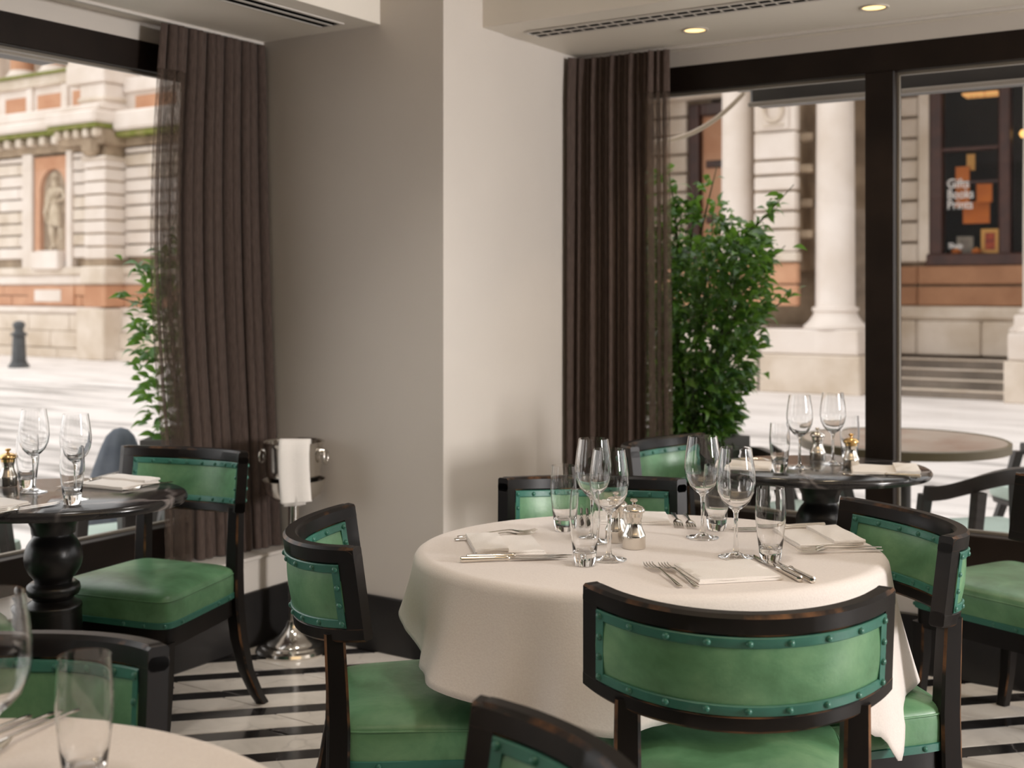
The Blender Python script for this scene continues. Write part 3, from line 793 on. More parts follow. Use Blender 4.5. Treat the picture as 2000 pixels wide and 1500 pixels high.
# white cloth over the bucket's rim, towards the room
nd = Vector((.74, -.67, 0)).normalized(); ns = Vector((-nd.y, nd.x, 0))
def drape(nm, r_, x0, x1, path, mat, seed):
    m = MB(); rs = []
    for i, (rad, z) in enumerate(path):
        rs.append([tuple(nd*(rad + .004*sin(j*.8+seed) + .006*(1-((j-5)/5)**2)) + ns*lerp(x0, x1, j/10) + ns*.006*sin(i*.7+seed) + Vector((0, 0, z + .012*(j/10)*(i/len(path)-.5)))) for j in range(11)])
    m.rings(rs, False, False, closed=False); o = m.build(nm, mat, r_, True)
    s = o.modifiers.new('thickness', 'SOLIDIFY'); s.thickness = .004; s.offset = 0
    return o
r = empty('cloth_napkin', PB + Vector((0, 0, .5635)), 0, 'white cloth draped over the rim of the ice bucket', 'napkin')
drape('front_layer', r, -.058, .05, [(.062, .13), (.075, .19), (.092, .222), (.112, .222), (.122, .205), (.125, .17), (.126, .12), (.127, .06), (.128, .0), (.128, -.004)], linen2, 1)
drape('back_layer', r, -.05, .028, [(.07, .14), (.084, .18), (.098, .212), (.110, .212), (.116, .195), (.119, .15), (.120, .08), (.121, .03), (.122, -.016)], linen2, 3)

# ================================================================== OUTSIDE: STREET
ZG = -.15
struct(bx('ground', setts, -60, 30, YG+.12, 15.2, ZG-.2, ZG))
struct(bx('ground.001', setts, -60, XG-.12, -20, YG+.12, ZG-.2, ZG))
struct(bx('pavement', paving, -60, 30, 12.2, 30, ZG-.2, ZG+.004))
struct(bx('kerb', paving, -60, 30, 12.0, 12.2, ZG-.1, ZG+.02, ch=.01))
struct(bx('pavement.001', paving, XG-2.6, 30, YG+.12, 8.1, ZG-.2, ZG+.004))
struct(bx('kerb.001', paving, XG-2.6, 30, 8.1, 8.3, ZG-.1, ZG+.02, ch=.01))

r = empty('bollard', (-20.03, 13.93, ZG), 0, 'dark iron bollard on the far pavement', 'bollard')
MB().lathe([(.01, 0), (.19, 0), (.19, .05), (.155, .08), (.15, .12), (.01, .12)], 20).build('base', iron, r, auto=40)
MB().lathe([(.01, .12), (.135, .12), (.115, .58), (.10, .60), (.01, .60)], 16).build('post', iron, r, auto=40)
MB().lathe([(.01, .60), (.15, .60), (.15, .64), (.095, .67), (.08, .72), (.11, .77), (.115, .81), (.09, .85), (.04, .875), (.0001, .88)], 20).build('finial', iron, r, auto=50)

# ------------------------------------------------------------------ the stone building across the street
FY = 16.7
bld = empty('stone_building', (-14, FY, ZG), 0, 'pale stone building with orange stone bands across the street', 'building')
BO = Vector((-14, FY, ZG))
def part(name, mat, x0, x1, y0, y1, z0, z1, ch=.0):
    o = bx(name, mat, x0-BO.x, x1-BO.x, y0-BO.y, y1-BO.y, z0-BO.z, z1-BO.z, bld, ch); return o
def lathe_part(name, mat, x, y, prof, n=28):
    return MB().lathe([(a, b_-BO.z) for a, b_ in prof], n, c=(x-BO.x, y-BO.y, 0), cap0=True, cap1=True).build(name, mat, bld, auto=40)
# left wing ---------------------------------------------------------
part('wall', dirty, -40, -21.95, FY+.10, 22, ZG, 4.7)
part('wall', dirty, -20.4, -9.0, FY+.10, 22, ZG, 4.7)
part('wall', dirty, -40, -10, FY+.30, 22, 4.7, 5.9)
rs_ = random.Random(3)
def courses(x0, x1, y, z0, z1, h, mat, seglen, joint=.035, proud=.11, ch=.02):
    z = z0; k = 0
    while z < z1-.08:
        zt = min(z+h, z1); x = x0 + (0 if k % 2 else -seglen*.5)
        while x < x1-.02:
            a, b_ = max(x, x0), min(x+seglen, x1)
            if b_-a > .08: part('stone', mat if rs_.random() < .7 else portland2, a, b_-.006, y-proud+rs_.uniform(-.006, .006), y+.02, z, zt-joint, ch)
            x += seglen
        z = zt; k += 1
Z0, Z1 = 1.70, 4.30
courses(-28.2, -23.85, FY+.10, 2.0, Z1, .27, portland, 1.4)
courses(-22.12, -21.62, FY+.10, 2.0, Z1, .27, portland, 3)
courses(-20.42, -14.6, FY+.10, 2.0, Z1, .27, portland, 1.5)
# niche surround
part('niche_pilaster', portland, -23.83, -23.47, FY-.06, FY+.14, 1.75, 4.35, .02)
part('niche_pilaster', portland, -22.30, -22.10, FY-.06, FY+.14, 1.75, 4.35, .02)
def niche(x0, x1, xa, xb, z0, zs, z1, y):
    cx, R = (xa+xb)/2, (xb-xa)/2
    N = 18; arcp = [(xa, z0)] + [(cx-R*cos(pi*i/N), zs+R*1.05*sin(pi*i/N)) for i in range(N+1)] + [(xb, z0)]
    out = [(x0, z0)] + [(lerp(x0, x1, min(1, max(0, (i-2)/(N-4)))), z1) if 2 <= i <= N-2 else ((x0 if i < 2 else x1), lerp(zs, z1, (i if i < 2 else N-i)/2)) for i in range(N+1)] + [(x1, z0)]
    m = MB(); n = len(arcp)
    A = [(p[0]-BO.x, y-BO.y, p[1]-BO.z) for p in out]; Bq = [(p[0]-BO.x, y-BO.y, p[1]-BO.z) for p in arcp]
    Cq = [(p[0]-BO.x, y+.06-BO.y, p[1]-BO.z) for p in arcp]
    m.rings([A, Bq, Cq], False, False, closed=False); m.build('niche_surround', terra, bld)
    # hollow half-round recess
    m = MB(); rows = []
    for k in range(0, 13):
        a = pi*k/12
        row = []
        for (px_, pz_) in [(1, z0), (1, lerp(z0, zs, .5)), (1, zs)] + [(cos(q), zs+R*1.05*sin(q)) for q in [pi/2*i/6 for i in range(1, 7)]]:
            row.append((cx-R*px_*cos(a)-BO.x, y+.05+R*.75*px_*sin(a)-BO.y, pz_-BO.z))
        rows.append(row)
    m.rings(rows, False, False, closed=False); m.build('niche_recess', terra, bld, True)
niche(-23.45, -22.30, -23.26, -22.37, 1.95, 3.50, 4.24, FY-.0)
part('wall', dirty, -23.5, -22.25, FY+.46, FY+.6, 1.7, 4.4)
part('wall', dirty, -21.96, -20.41, FY+.10, 22, ZG, 4.7)
part('niche_plinth', portland, -23.32, -22.36, FY-.22, FY+.5, 1.75, 2.14, .03)
part('niche_plinth', portland, -23.20, -22.46, FY-.16, FY+.4, 2.14, 2.17, .01)
# pier that steps forward
PX0, PX1, PY = -21.1, -20.43, FY-.5
z = 1.95; 
while z < 3.95:
    part('stone', portland, PX0, PX1, PY+rs_.uniform(-.006, .006), FY+.12, z, min(z+.235, 4.0), .02); z += .27
part('wall', dirty, PX0+.03, PX1-.03, PY+.05, FY+.12, 1.7, 4.5)
part('pier_capital', portland2, PX0-.05, PX1+.05, PY-.06, FY+.1, 3.99, 4.07, .03)
part('console', dirty, PX0+.12, PX1-.1, PY-.22, PY+.02, 4.08, 4.48, .08)
# lower bands
part('string_course', portland2, -30, -14.6, FY-.10, FY+.12, 1.62, 1.80, .04)
part('string_course', portland, -30, -14.6, FY-.06, FY+.12, 1.42, 1.62, .03)
part('string_course', portland2, PX0-.06, PX1+.06, PY-.08, FY, 1.42, 1.80, .04)
x = -28.3
for wd in (1.5, 1.3, 1.25, 1.1, 1.35, 1.15, 1.2, 1.3, 1.3, 1.3, 1.3):
    part('orange_stone', terra, x, x+wd-.012, FY-.02+rs_.uniform(-.008, .008), FY+.12, .95, 1.17, .015)
    part('orange_stone', terra, x-.3, x+wd-.312, FY-.02+rs_.uniform(-.008, .008), FY+.12, 1.185, 1.41, .015); x += wd
part('plaque_surround', terra, -23.62, -22.02, FY-.06, FY, .97, 1.40, .02)
part('plaque', portland, -23.36, -22.44, FY-.075, FY-.05, 1.05, 1.31, .01)
part('orange_stone', terra, PX0, PX1, PY, FY, .95, 1.41, .02)
part('plinth_moulding', portland, -30, -14.6, FY-.14, FY+.12, .78, .94, .05)
x = -29
while x < -14.6:
    part('plinth_stone', portland if rs_.random() < .6 else portland2, x, x+1.39, FY-.18+rs_.uniform(-.006, .006), FY+.12, .42, .775, .02)
    part('plinth_stone', portland2, x-.6, x+.79, FY-.22+rs_.uniform(-.006, .006), FY+.12, .06, .415, .02)
    part('plinth_stone', portland2, x-.2, x+1.19, FY-.34, FY+.12, ZG, .05, .02); x += 1.4
part('plinth_stone', portland2, PX0-.1, PX1+.1, PY-.12, FY, ZG, .92, .03)
# entablature over the left wing
part('frieze', dirty, -30, -14.6, FY-.06, FY+.12, 4.30, 4.52, .02)
x = -28
while x < -15:
    if not (-21.9 < x < -20.4): part('dentil', portland2, x, x+.2, FY-.26, FY-.04, 4.46, 4.66, .03)
    x += .42
part('cornice', moss, -30, -21.9, FY-.34, FY+.2, 4.66, 4.76, .03)
part('cornice', portland, -30, -21.9, FY-.42, FY+.3, 4.76, 4.98, .05)
part('cornice', portland, -30, -21.9, FY-.34, FY+.3, 4.98, 5.22, .04)
part('cornice', moss, -21.9, PX1+.12, PY-.34, FY+.2, 4.62, 4.72, .03)
part('cornice', portland, -21.9, PX1+.16, PY-.40, FY+.3, 4.72, 4.98, .05)
part('cornice', portland, -21.6, PX1+.1, PY-.26, FY+.3, 4.98, 5.12, .04)
part('cornice', moss, PX1+.1, -14.6, FY-.34, FY+.2, 4.46, 4.58, .03)
part('cornice', portland, PX1+.1, -14.6, FY-.42, FY+.3, 4.58, 4.98, .05)
part('frieze', dirty, PX0-.7, PX1+.1, PY-.14, FY, 4.30, 4.62, .03)
for q in range(5): part('dentil', portland2, PX0-.62+q*.3, PX0-.46+q*.3, PY-.28, PY-.1, 4.44, 4.62, .03)
# parapet with orange panels, and the balustrade course
part('parapet', portland, -30, -21.4, FY+.02, FY+.3, 5.20, 5.82)
for a, b_ in ((-28.0, -26.8), (-26.3, -25.1), (-24.52, -23.72), (-23.36, -22.52), (-22.14, -21.74)):
    part('orange_panel', terra, a, b_, FY-.0, FY+.04, 5.27, 5.62, .01)
for a in (-24.95, -23.6, -22.38): part('parapet_pier', portland, a-.1, a+.12, FY-.05, FY+.1, 5.20, 5.80, .02)
part('parapet_pier', portland, PX0-.12, PX1, PY-.02, FY+.2, 5.10, 5.58, .03)
part('parapet_pier', portland2, PX0-.16, PX1+.04, PY-.06, FY+.2, 5.20, 5.30, .03)
part('parapet', portland, PX1, -14.6, FY+.02, FY+.3, 4.98, 5.40)
part('orange_panel', terra, -20.1, -18.9, FY-.01, FY+.04, 5.03, 5.33, .01)
part('parapet', portland2, -30, -21.4, FY-.08, FY+.3, 5.80, 5.86, .02)
x = -28
while x < -21.5: part('baluster', portland2, x, x+.10, FY-.03, FY+.1, 5.86, 6.02, .02); x += .17
part('parapet_cap', portland2, -30, -21.4, FY-.05, FY+.25, 5.86, 6.04); 
part('parapet_cap', moss, -30, -21.4, FY-.14, FY+.3, 6.04, 6.10, .02)
part('parapet_cap', portland, PX0-.5, PX1+.06, PY-.08, FY+.3, 5.58, 5.98, .03)
part('parapet_cap', portland, PX1, -14.6, FY-.06, FY+.3, 5.40, 5.72, .03)
part('wall', portland2, -40, -10, FY+1.4, 22, 5.9, 11)
for xx in (-26.6, -25.1, -23.9, -22.9, -21.7):
    lathe_part('upper_column', terra if xx < -22.8 else portland, xx, FY+.85, [(.01, 6.42), (.27, 6.42), (.25, 9.0), (.01, 9.0)], 20)
    lathe_part('column_base', portland, xx, FY+.85, [(.01, 5.9), (.44, 5.9), (.44, 6.15), (.36, 6.2), (.38, 6.3), (.3, 6.4), (.28, 6.45), (.01, 6.45)], 20)
for a, b_ in ((-25.8, -25.5), (-24.45, -24.25), (-23.4, -23.15)): part('upper_window', shop_dark, a, b_, FY+1.36, FY+1.42, 6.3, 9.5)

# right-hand entrance -----------------------------------------------
RY = 18.2
part('wall', dirty, -14.6, -7.95, RY+.1, 22, ZG, 9)
part('wall', dirty, -7.78, -4.48, RY+.1, 22, ZG, 9)
part('wall', dirty, -4.48, -1.0, RY+.9, 22, 1.60, 4.55)
part('wall', dirty, -4.48, -1.0, RY+.1, 22, ZG, 1.60)
part('wall', dirty, -4.48, 4, RY+.1, 22, 4.55, 9)
part('wall', dirty, -1.0, 4, RY+.1, 22, ZG, 4.55)
part('wall', portland2, -14.6, -9.1, FY+.1, RY+.2, ZG, 9)
part('porch_ceiling', portland2, -9.1, 4, FY-.1, RY+.1, 4.95, 9)
courses(-8.98, -8.34, RY+.1, 1.7, 4.9, .31, portland2, 3)
part('door_frame', shop_wood, -8.30, -8.10, RY-.04, RY+.2, ZG, 4.35, .02)
part('door_frame', shop_wood, -8.10, -7.5, RY-.04, RY+.2, 4.15, 4.35, .02)
part('door_panel', terra, -8.10, -7.4, RY+.06, RY+.12, .4, 4.15, .01)
for z in (.6, 1.5, 2.4, 3.3): part('door_rail', shop_wood, -8.02, -7.5, RY+.02, RY+.08, z, z+.12, .01)
part('arch_band', portland2, -9.0, -7.4, RY-.14, RY+.1, 4.42, 4.56, .02)
# round columns
for nm, xx, rr_ in (('column', -6.905, .26), ('column', -5.445, .275), ('column', -2.66, .285)):
    lathe_part(nm, portland, xx, FY+.2, [(.01, 1.05), (rr_, 1.05), (rr_*.99, 2.2), (rr_*.93, 5.0), (.01, 5.0)], 36)
    lathe_part('column_base', portland, xx, FY+.2, [(.01, .76), (rr_+.17, .76), (rr_+.17, .80), (rr_+.13, .83), (rr_+.085, .88), (rr_+.04, .95), (rr_+.02, 1.0), (rr_+.05, 1.015), (rr_+.05, 1.06), (rr_, 1.075), (.01, 1.075)], 36)
# block pier between the columns, its joints and the wreath panel
part('wall', dirty, -6.56, -5.95, FY-.02, RY+.1, 1.6, 5)
zz = [1.86, 2.20, 2.46, 2.75, 2.98, 3.20]
for a, b_ in zip(zz, zz[1:]): part('stone', portland, -6.55, -5.93, FY-.1, FY+.1, a, b_-.035, .02)
part('stone', portland, -6.55, -5.93, FY-.1, FY+.1, 3.20, 3.58, .02)
part('stone', portland, -6.55, -5.93, FY-.1, FY+.1, 3.60, 5.0, .02)
part('stone', portland2, -6.58, -5.90, FY-.13, FY+.1, 1.72, 1.85, .02)
part('relief_panel', portland, -6.46, -6.02, FY-.135, FY-.1, 3.62, 4.34, .015)
m = MB()
cx_, cz_ = -6.24-BO.x, 3.90-BO.z
m.tube([(cx_+.135*sin(q), FY-.15-BO.y, cz_-.01-.16*cos(q)) for q in [radians(-150+300*i/24) for i in range(25)]], .026, 8)
for i in range(15):
    q = radians(-145+290*i/14)
    m.box(cx_+.135*sin(q)-.03, cx_+.135*sin(q)+.03, FY-.19-BO.y, FY-.14-BO.y, cz_-.16*cos(q)-.022, cz_-.16*cos(q)+.022, .01)
m.box(cx_-.16, cx_+.16, FY-.165-BO.y, FY-.13-BO.y, cz_-.235, cz_-.20, .01)
m.build('laurel_wreath', portland2, bld, auto=40)
part('orange_stone', terra, -8.2, -5.92, FY-.06, FY+.1, 1.08, 1.38, .02)
part('orange_stone', terra, -8.2, -5.92, FY-.06, FY+.1, 1.40, 1.70, .02)
for z in (2.05, 2.5, 3.0, 3.45): part('joint_block', dirty, -5.95, -5.74, FY+.1, FY+.3, z, z+.12, .02)
# plinths of the columns
for a, b_ in ((-9.1, -6.42), (-6.41, -5.0), (-3.06, -1.6)):
    part('plinth_stone', portland, a, b_, FY-.22, RY, .40, .755, .02)
    part('plinth_stone', portland2, a-.04, b_+.04, FY-.27, RY, ZG, .395, .02)
part('plinth_stone', portland, -3.0, -1.6, FY-.14, RY, .76, .99, .02)
# wall, shop window and steps between the plinths
courses(-5.2, -4.62, RY+.1, 1.72, 5.0, .31, portland2, 3)
part('window_jamb', portland2, -4.62, -4.46, RY-.05, RY+.3, 1.72, 4.6, .02)
part('orange_stone', brown_band, -5.3, -4.63, RY-.02, RY+.14, 1.08, 1.36, .02)
part('orange_stone', brown_band, -5.3, -4.63, RY-.02, RY+.14, 1.39, 1.66, .02)
part('orange_stone', brown_band, -4.62, -1.6, RY-.06, RY+.14, 1.08, 1.36, .02)
part('orange_stone', brown_band, -4.62, -1.6, RY-.06, RY+.14, 1.39, 1.66, .02)
part('plinth_moulding', portland2, -5.3, -1.6, RY-.1, RY+.14, .86, 1.07, .05)
part('plinth_stone', portland2, -5.3, -4.63, RY-.12, RY+.14, .36, .855, .02)
part('plinth_stone', portland2, -4.62, -3.72, RY-.12, RY+.14, .36, .855, .02)
part('plinth_stone', portland2, -3.71, -1.6, RY-.12, RY+.14, .36, .855, .02)
for i, (yf, zt) in enumerate(((16.75, -.03), (17.05, .09), (17.35, .21), (17.65, .33))):
    part('step', grey_step, -4.96, -3.09, yf, RY+.1, zt-.13, zt, .012)
    part('step_nosing', portland2, -4.96, -3.09, yf-.015, yf+.05, zt-.025, zt+.003, .008)

# shop window and what is shown in it -------------------------------
sw = empty('shop_window', (-3.5, RY, 0), 0, 'brown timber shop window with white lettering across the street', 'window')
def sp(name, mat, x0, x1, y0, y1, z0, z1, ch=0): return bx(name, mat, x0+3.5, x1+3.5, y0-RY, y1-RY, z0, z1, sw, ch)
sp('frame', shop_wood, -4.46, -4.28, RY-.02, RY+.2, 1.70, 4.55, .02); sp('frame', shop_wood, -3.50, -3.34, RY-.02, RY+.2, 1.70, 4.55, .02)
sp('frame', shop_wood, -4.28, -1.2, RY-.02, RY+.2, 4.36, 4.55, .02); sp('sill', shop_wood, -4.5, -1.0, RY-.06, RY+.9, 1.66, 1.84, .02)
sp('transom', shop_wood, -4.28, -3.50, RY+.0, RY+.1, 3.33, 3.385, .01); sp('transom', shop_wood, -4.28, -3.50, RY+.08, RY+.14, 2.86, 2.90, .01)
sp('frame', shop_wood, -2.2, -2.05, RY-.02, RY+.2, 1.70, 4.55, .02)
sp('backing', shop_dark, -4.5, -1.0, RY+.85, RY+.9, 1.6, 4.6)
MB().add([(-.78, .06, 1.84), (.0, .06, 1.84), (.0, .06, 4.36), (-.78, .06, 4.36)], [(0, 1, 2, 3)]).build('pane', shop_pane_m, sw)
MB().add([(.16, .06, 1.84), (1.3, .06, 1.84), (1.3, .06, 4.36), (.16, .06, 4.36)], [(0, 1, 2, 3)]).build('pane', shop_pane_m, sw)
def words(txt, x, z, size, wid):
    cu = bpy.data.curves.new('lettering', 'FONT'); cu.body = txt; cu.size = size; cu.extrude = .002; cu.offset = .002
    o = bpy.data.objects.new('lettering', cu); COL.objects.link(o)
    dg = bpy.context.evaluated_depsgraph_get(); me = bpy.data.meshes.new_from_object(o.evaluated_get(dg))
    bpy.data.objects.remove(o); me.materials.clear(); me.materials.append(letter_m)
    t = bpy.data.objects.new('lettering', me); COL.objects.link(t); t.parent = sw
    wx = max(v.co.x for v in me.vertices)
    t.location = (x+3.5, .05, z); t.rotation_euler = (pi/2, 0, 0); t.scale = (wid/wx, 1, 1)
words('Gifts', -4.22, 2.80, .19, .31); words('Books', -4.22, 2.645, .19, .37); words('Prints', -4.22, 2.49, .19, .36); words('Shop', -4.20, 1.92, .11, .2)
for x0, x1, z0, z1, dy, mat, lab in (
    (-4.01, -3.89, 3.07, 3.31, .34, tan_board, 'small tan board at the top of the shop window display'),
    (-4.16, -3.96, 2.53, 3.13, .30, orange, 'tall orange board behind the white lettering in the shop window'),
    (-3.86, -3.64, 2.59, 2.86, .28, orange, 'square orange board at the right of the shop window display'),
    (-4.08, -3.70, 2.29, 2.62, .42, orange, 'largest lowest orange board in the shop window display')):
    r = empty('display_board', (x0, RY+dy, z0), 0, lab, 'board', 'boards in the shop window')
    bx('board', mat, 0, x1-x0, 0, .025, 0, z1-z0, r, .004); 
    MB().tube([((x1-x0)/2, .03, z1-z0), ((x1-x0)/2, .03, 4.36-z0)], .004, 6).build('cord', steel_dark, r)
def pict(x0, x1, z0, z1, fm, am, lab):
    r = empty('framed_picture', (x0, RY+.3, z0), 0, lab, 'picture')
    w_, h_ = x1-x0, z1-z0; q = .055
    bx('frame', fm, 0, w_, 0, .03, 0, q, r); bx('frame', fm, 0, w_, 0, .03, h_-q, h_, r); bx('frame', fm, 0, q, 0, .03, q, h_-q, r); bx('frame', fm, w_-q, w_, 0, .03, q, h_-q, r)
    bx('print', am, q, w_-q, .012, .02, q, h_-q, r); bx('strut', fm, w_*.4, w_*.6, .03, .10, 0, .03, r)
pict(-3.80, -3.55, 1.842, 2.20, tan_board, art_red, 'orange-framed red print standing in the shop window')
pict(-4.14, -3.91, 1.842, 2.10, frame_grey, grey_step, 'small grey-framed picture standing in the shop window')
for i, (x, lab) in enumerate(((-4.12, 'left small orange item lying on the shop window sill'), (-3.84, 'right small orange item lying on the shop window sill'))):
    r = empty('shop_item', (x, RY+.2, 1.842), 0, lab, 'item'); MB().lathe([(.0001, 0), (.06, 0), (.075, .03), (.06, .06), (.0001, .075)], 14).build('body', orange, r, True)
    MB().lathe([(.0001, .07), (.02, .07), (.022, .085), (.0001, .09)], 10).build('top', tan_board, r, True)
r = empty('ceiling_light', (-3.82, RY+.5, 4.18), 0, 'orange glowing light panel under the shop ceiling', 'light')
bx('housing', shop_dark, -.27, .27, -.2, .2, .03, .06, r); bx('panel', shop_bar_glow, -.25, .25, -.18, .18, 0, .03, r); MB().tube([(0, 0, .06), (0, 0, .3)], .01, 6).build('rod', steel_dark, r)
r = empty('pendant_lamp', (-3.2, RY+.35, 3.50), 0, 'glowing yellow pendant lamp in the shop at the photo edge', 'lamp')
MB().lathe([(.0001, 0), (.06, .01), (.085, .06), (.06, .11), (.0001, .13)], 18).build('globe', shop_glow, r, True); MB().tube([(0, 0, .13), (0, 0, .86)], .006, 6).build('cord', steel_dark, r)

# ------------------------------------------------------------------ statue in the niche
stone_st = simple('statue_stone', lin((214, 200, 178)), lin((168, 150, 124)), .9, 3, detail=7)
def skin(name, pts, edges, rad, mat, parent=None, sub=2):
    me = bpy.data.meshes.new(name); me.from_pydata(pts, edges, []); me.materials.append(mat)
    o = bpy.data.objects.new(name, me); COL.objects.link(o); o.parent = parent
    s = o.modifiers.new('skin', 'SKIN'); s.use_smooth_shade = True
    for i, sv in enumerate(me.skin_vertices[0].data): sv.radius = (rad[i] if isinstance(rad[i], tuple) else (rad[i], rad[i]))
    me.skin_vertices[0].data[0].use_root = True
    b_ = o.modifiers.new('sub', 'SUBSURF'); b_.levels = sub; b_.render_levels = sub
    return o
st = empty('statue', (-22.80, FY+.12, 2.172), radians(12), 'weathered stone statue of a robed standing figure in the orange niche', 'statue')
P_ = [(0, 0, .84), (-.02, 0, 1.0), (-.02, .0, 1.16), (-.01, 0, 1.31), (-.01, -.01, 1.40), (-.02, -.03, 1.50), (-.02, -.03, 1.61),   # pelvis .. head
      (-.09, 0, .80), (-.12, -.05, .47), (-.11, .03, .09), (-.13, -.10, .04),
      (.09, 0, .80), (.12, -.01, .46), (.13, .03, .09), (.16, -.09, .04),
      (-.18, .0, 1.32), (-.27, -.02, 1.08), (-.24, -.12, .86), (-.23, -.14, .78),
      (.17, .0, 1.33), (.25, -.04, 1.12), (.10, -.19, 1.07), (.03, -.20, 1.09)]
E_ = [(0, 1), (1, 2), (2, 3), (3, 4), (4, 5), (5, 6), (0, 7), (7, 8), (8, 9), (9, 10), (0, 11), (11, 12), (12, 13), (13, 14), (3, 15), (15, 16), (16, 17), (17, 18), (3, 19), (19, 20), (20, 21), (21, 22)]
R_ = [(.15, .11), (.14, .10), (.16, .12), (.14, .10), .06, (.088, .10), (.075, .085), .105, .08, .052, .045, .105, .08, .052, .045, .075, .06, .045, .035, .075, .06, .045, .035]
skin('body', P_, E_, R_, stone_st, st)
m = MB(); rs = []
for i in range(9):
    t = i/8; rs.append([((.155+.075*t+.022*t*sin(6*a))*cos(a)-.01, (.115+.06*t+.022*t*sin(6*a+1))*sin(a), 1.06-.52*t-.04*t*cos(a)) for a in [2*pi*j/36 for j in range(36)]])
m.rings(rs, False, False); o = m.build('tunic', stone_st, st, True); s_ = o.modifiers.new('thickness', 'SOLIDIFY'); s_.thickness = .02
m = MB(); m.tube([(.20, .05, 1.36), (.0, -.13, 1.25), (-.17, -.10, 1.02), (-.27, -.03, .80), (-.30, .0, .62)], [.05, .05, .05, .07, .04], 10); m.build('cloak', stone_st, st, True)
MB().tube([(.26, .05, 1.2), (.27, .08, .8), (.26, .1, .4), (.25, .1, 0)], [.05, .08, .09, .10], 10).build('drapery_support', stone_st, st, True)
MB().lathe([(.0001, 1.585), (.098, 1.59), (.105, 1.64), (.085, 1.70), (.04, 1.735), (.0001, 1.742)], 18, c=(-.02, -.02, 0)).build('hair', stone_st, st, True)

# ------------------------------------------------------------------ awnings outside the glass
def awning(x0, x1, lab, along='X'):
    r = empty('awning', ((x0, 4.95, 2.12) if along == 'X' else (-3.95, x0, 2.19)), 0, lab, 'awning', 'retracted awnings outside the windows')
    L = x1-x0
    def q(nm, mat, a0, a1, b0, b1, z0, z1, ch=0): bx(nm, mat, *((a0, a1, b0, b1) if along == 'X' else (-b1, -b0, a0, a1)), z0, z1, r, ch)
    q('housing', awn_m, 0, L, 0, .14, .0, .12, .015); q('front_bar', awn_bar, 0, L, -.018, .0, -.010, .010, .004)
    q('arm', awn_m, -.09, 0.02, .02, .10, .075, .11, .008)
    q('roller', awn_m, .01, L-.01, .03, .11, .12, .17, .02)
    for a in (.05, L-.05): q('bracket', awn_m, a-.03, a+.03, -.37 if along == 'X' else -.37, .12, .14, .20, .005)
    return r
a1 = awning(-1.975, 2.6, 'dark retracted awning with a grey front bar outside the right window')
a2 = awning(-2.0, 2.95, 'dark retracted awning edge outside the top of the left window', 'Y')
tag(MB().tube([(-2.62 + .46*i/24, 5.35-.0*i, 2.045+.20*(i/24)**2.2) for i in range(25)] + [(-2.10, 5.1, 2.40), (-2.05, 4.8, 2.62), (-2.02, 4.57, 2.76)], .012, 8).build('cable', cable_m), 'pale cable looping down outside the right window above the bush', 'cable')

# ------------------------------------------------------------------ terrace: planters, bushes, tables, chairs
def planter(p, rz, L, W, top, lab):
    r = empty('planter', p, rz, lab, 'planter', 'grey planters on the terrace')
    h = top
    m = MB(); m.rings([[(-L/2*s, -W/2*s, z), (L/2*s, -W/2*s, z), (L/2*s, W/2*s, z), (-L/2*s, W/2*s, z)] for s, z in ((.82, 0), (.96, h-.06), (.96, h-.05))]); m.build('box', planter_m, r)
    m = MB(); m.rings([[(-L/2*s, -W/2*s, z), (L/2*s, -W/2*s, z), (L/2*s, W/2*s, z), (-L/2*s, W/2*s, z)] for s, z in ((.96, h-.06), (1.05, h-.06), (1.05, h), (.9, h), (.9, h-.05))], False, True); m.build('rim', planter_m, r)
    bx('soil', bark, -L/2*.9, L/2*.9, -W/2*.9, W/2*.9, h-.05, h-.03, r)
    return r
leaf_protos = []
def leaf_mesh():
    m = MB()
    Wd = [0, .5, .9, 1, .75, .35, 0]
    L = .062; H = .014
    vs = []; fs = []
    for i, w_ in enumerate(Wd):
        t = i/6; y = L*t; z = .010*sin(pi*t) - .012*t*t
        vs += [(-H*w_, y, z+.003*w_), (0, y, z), (H*w_, y, z+.003*w_)]
    for i in range(6):
        a = i*3; fs += [(a, a+1, a+4, a+3), (a+1, a+2, a+5, a+4)]
    return m.add(vs, fs)
LM = leaf_mesh()
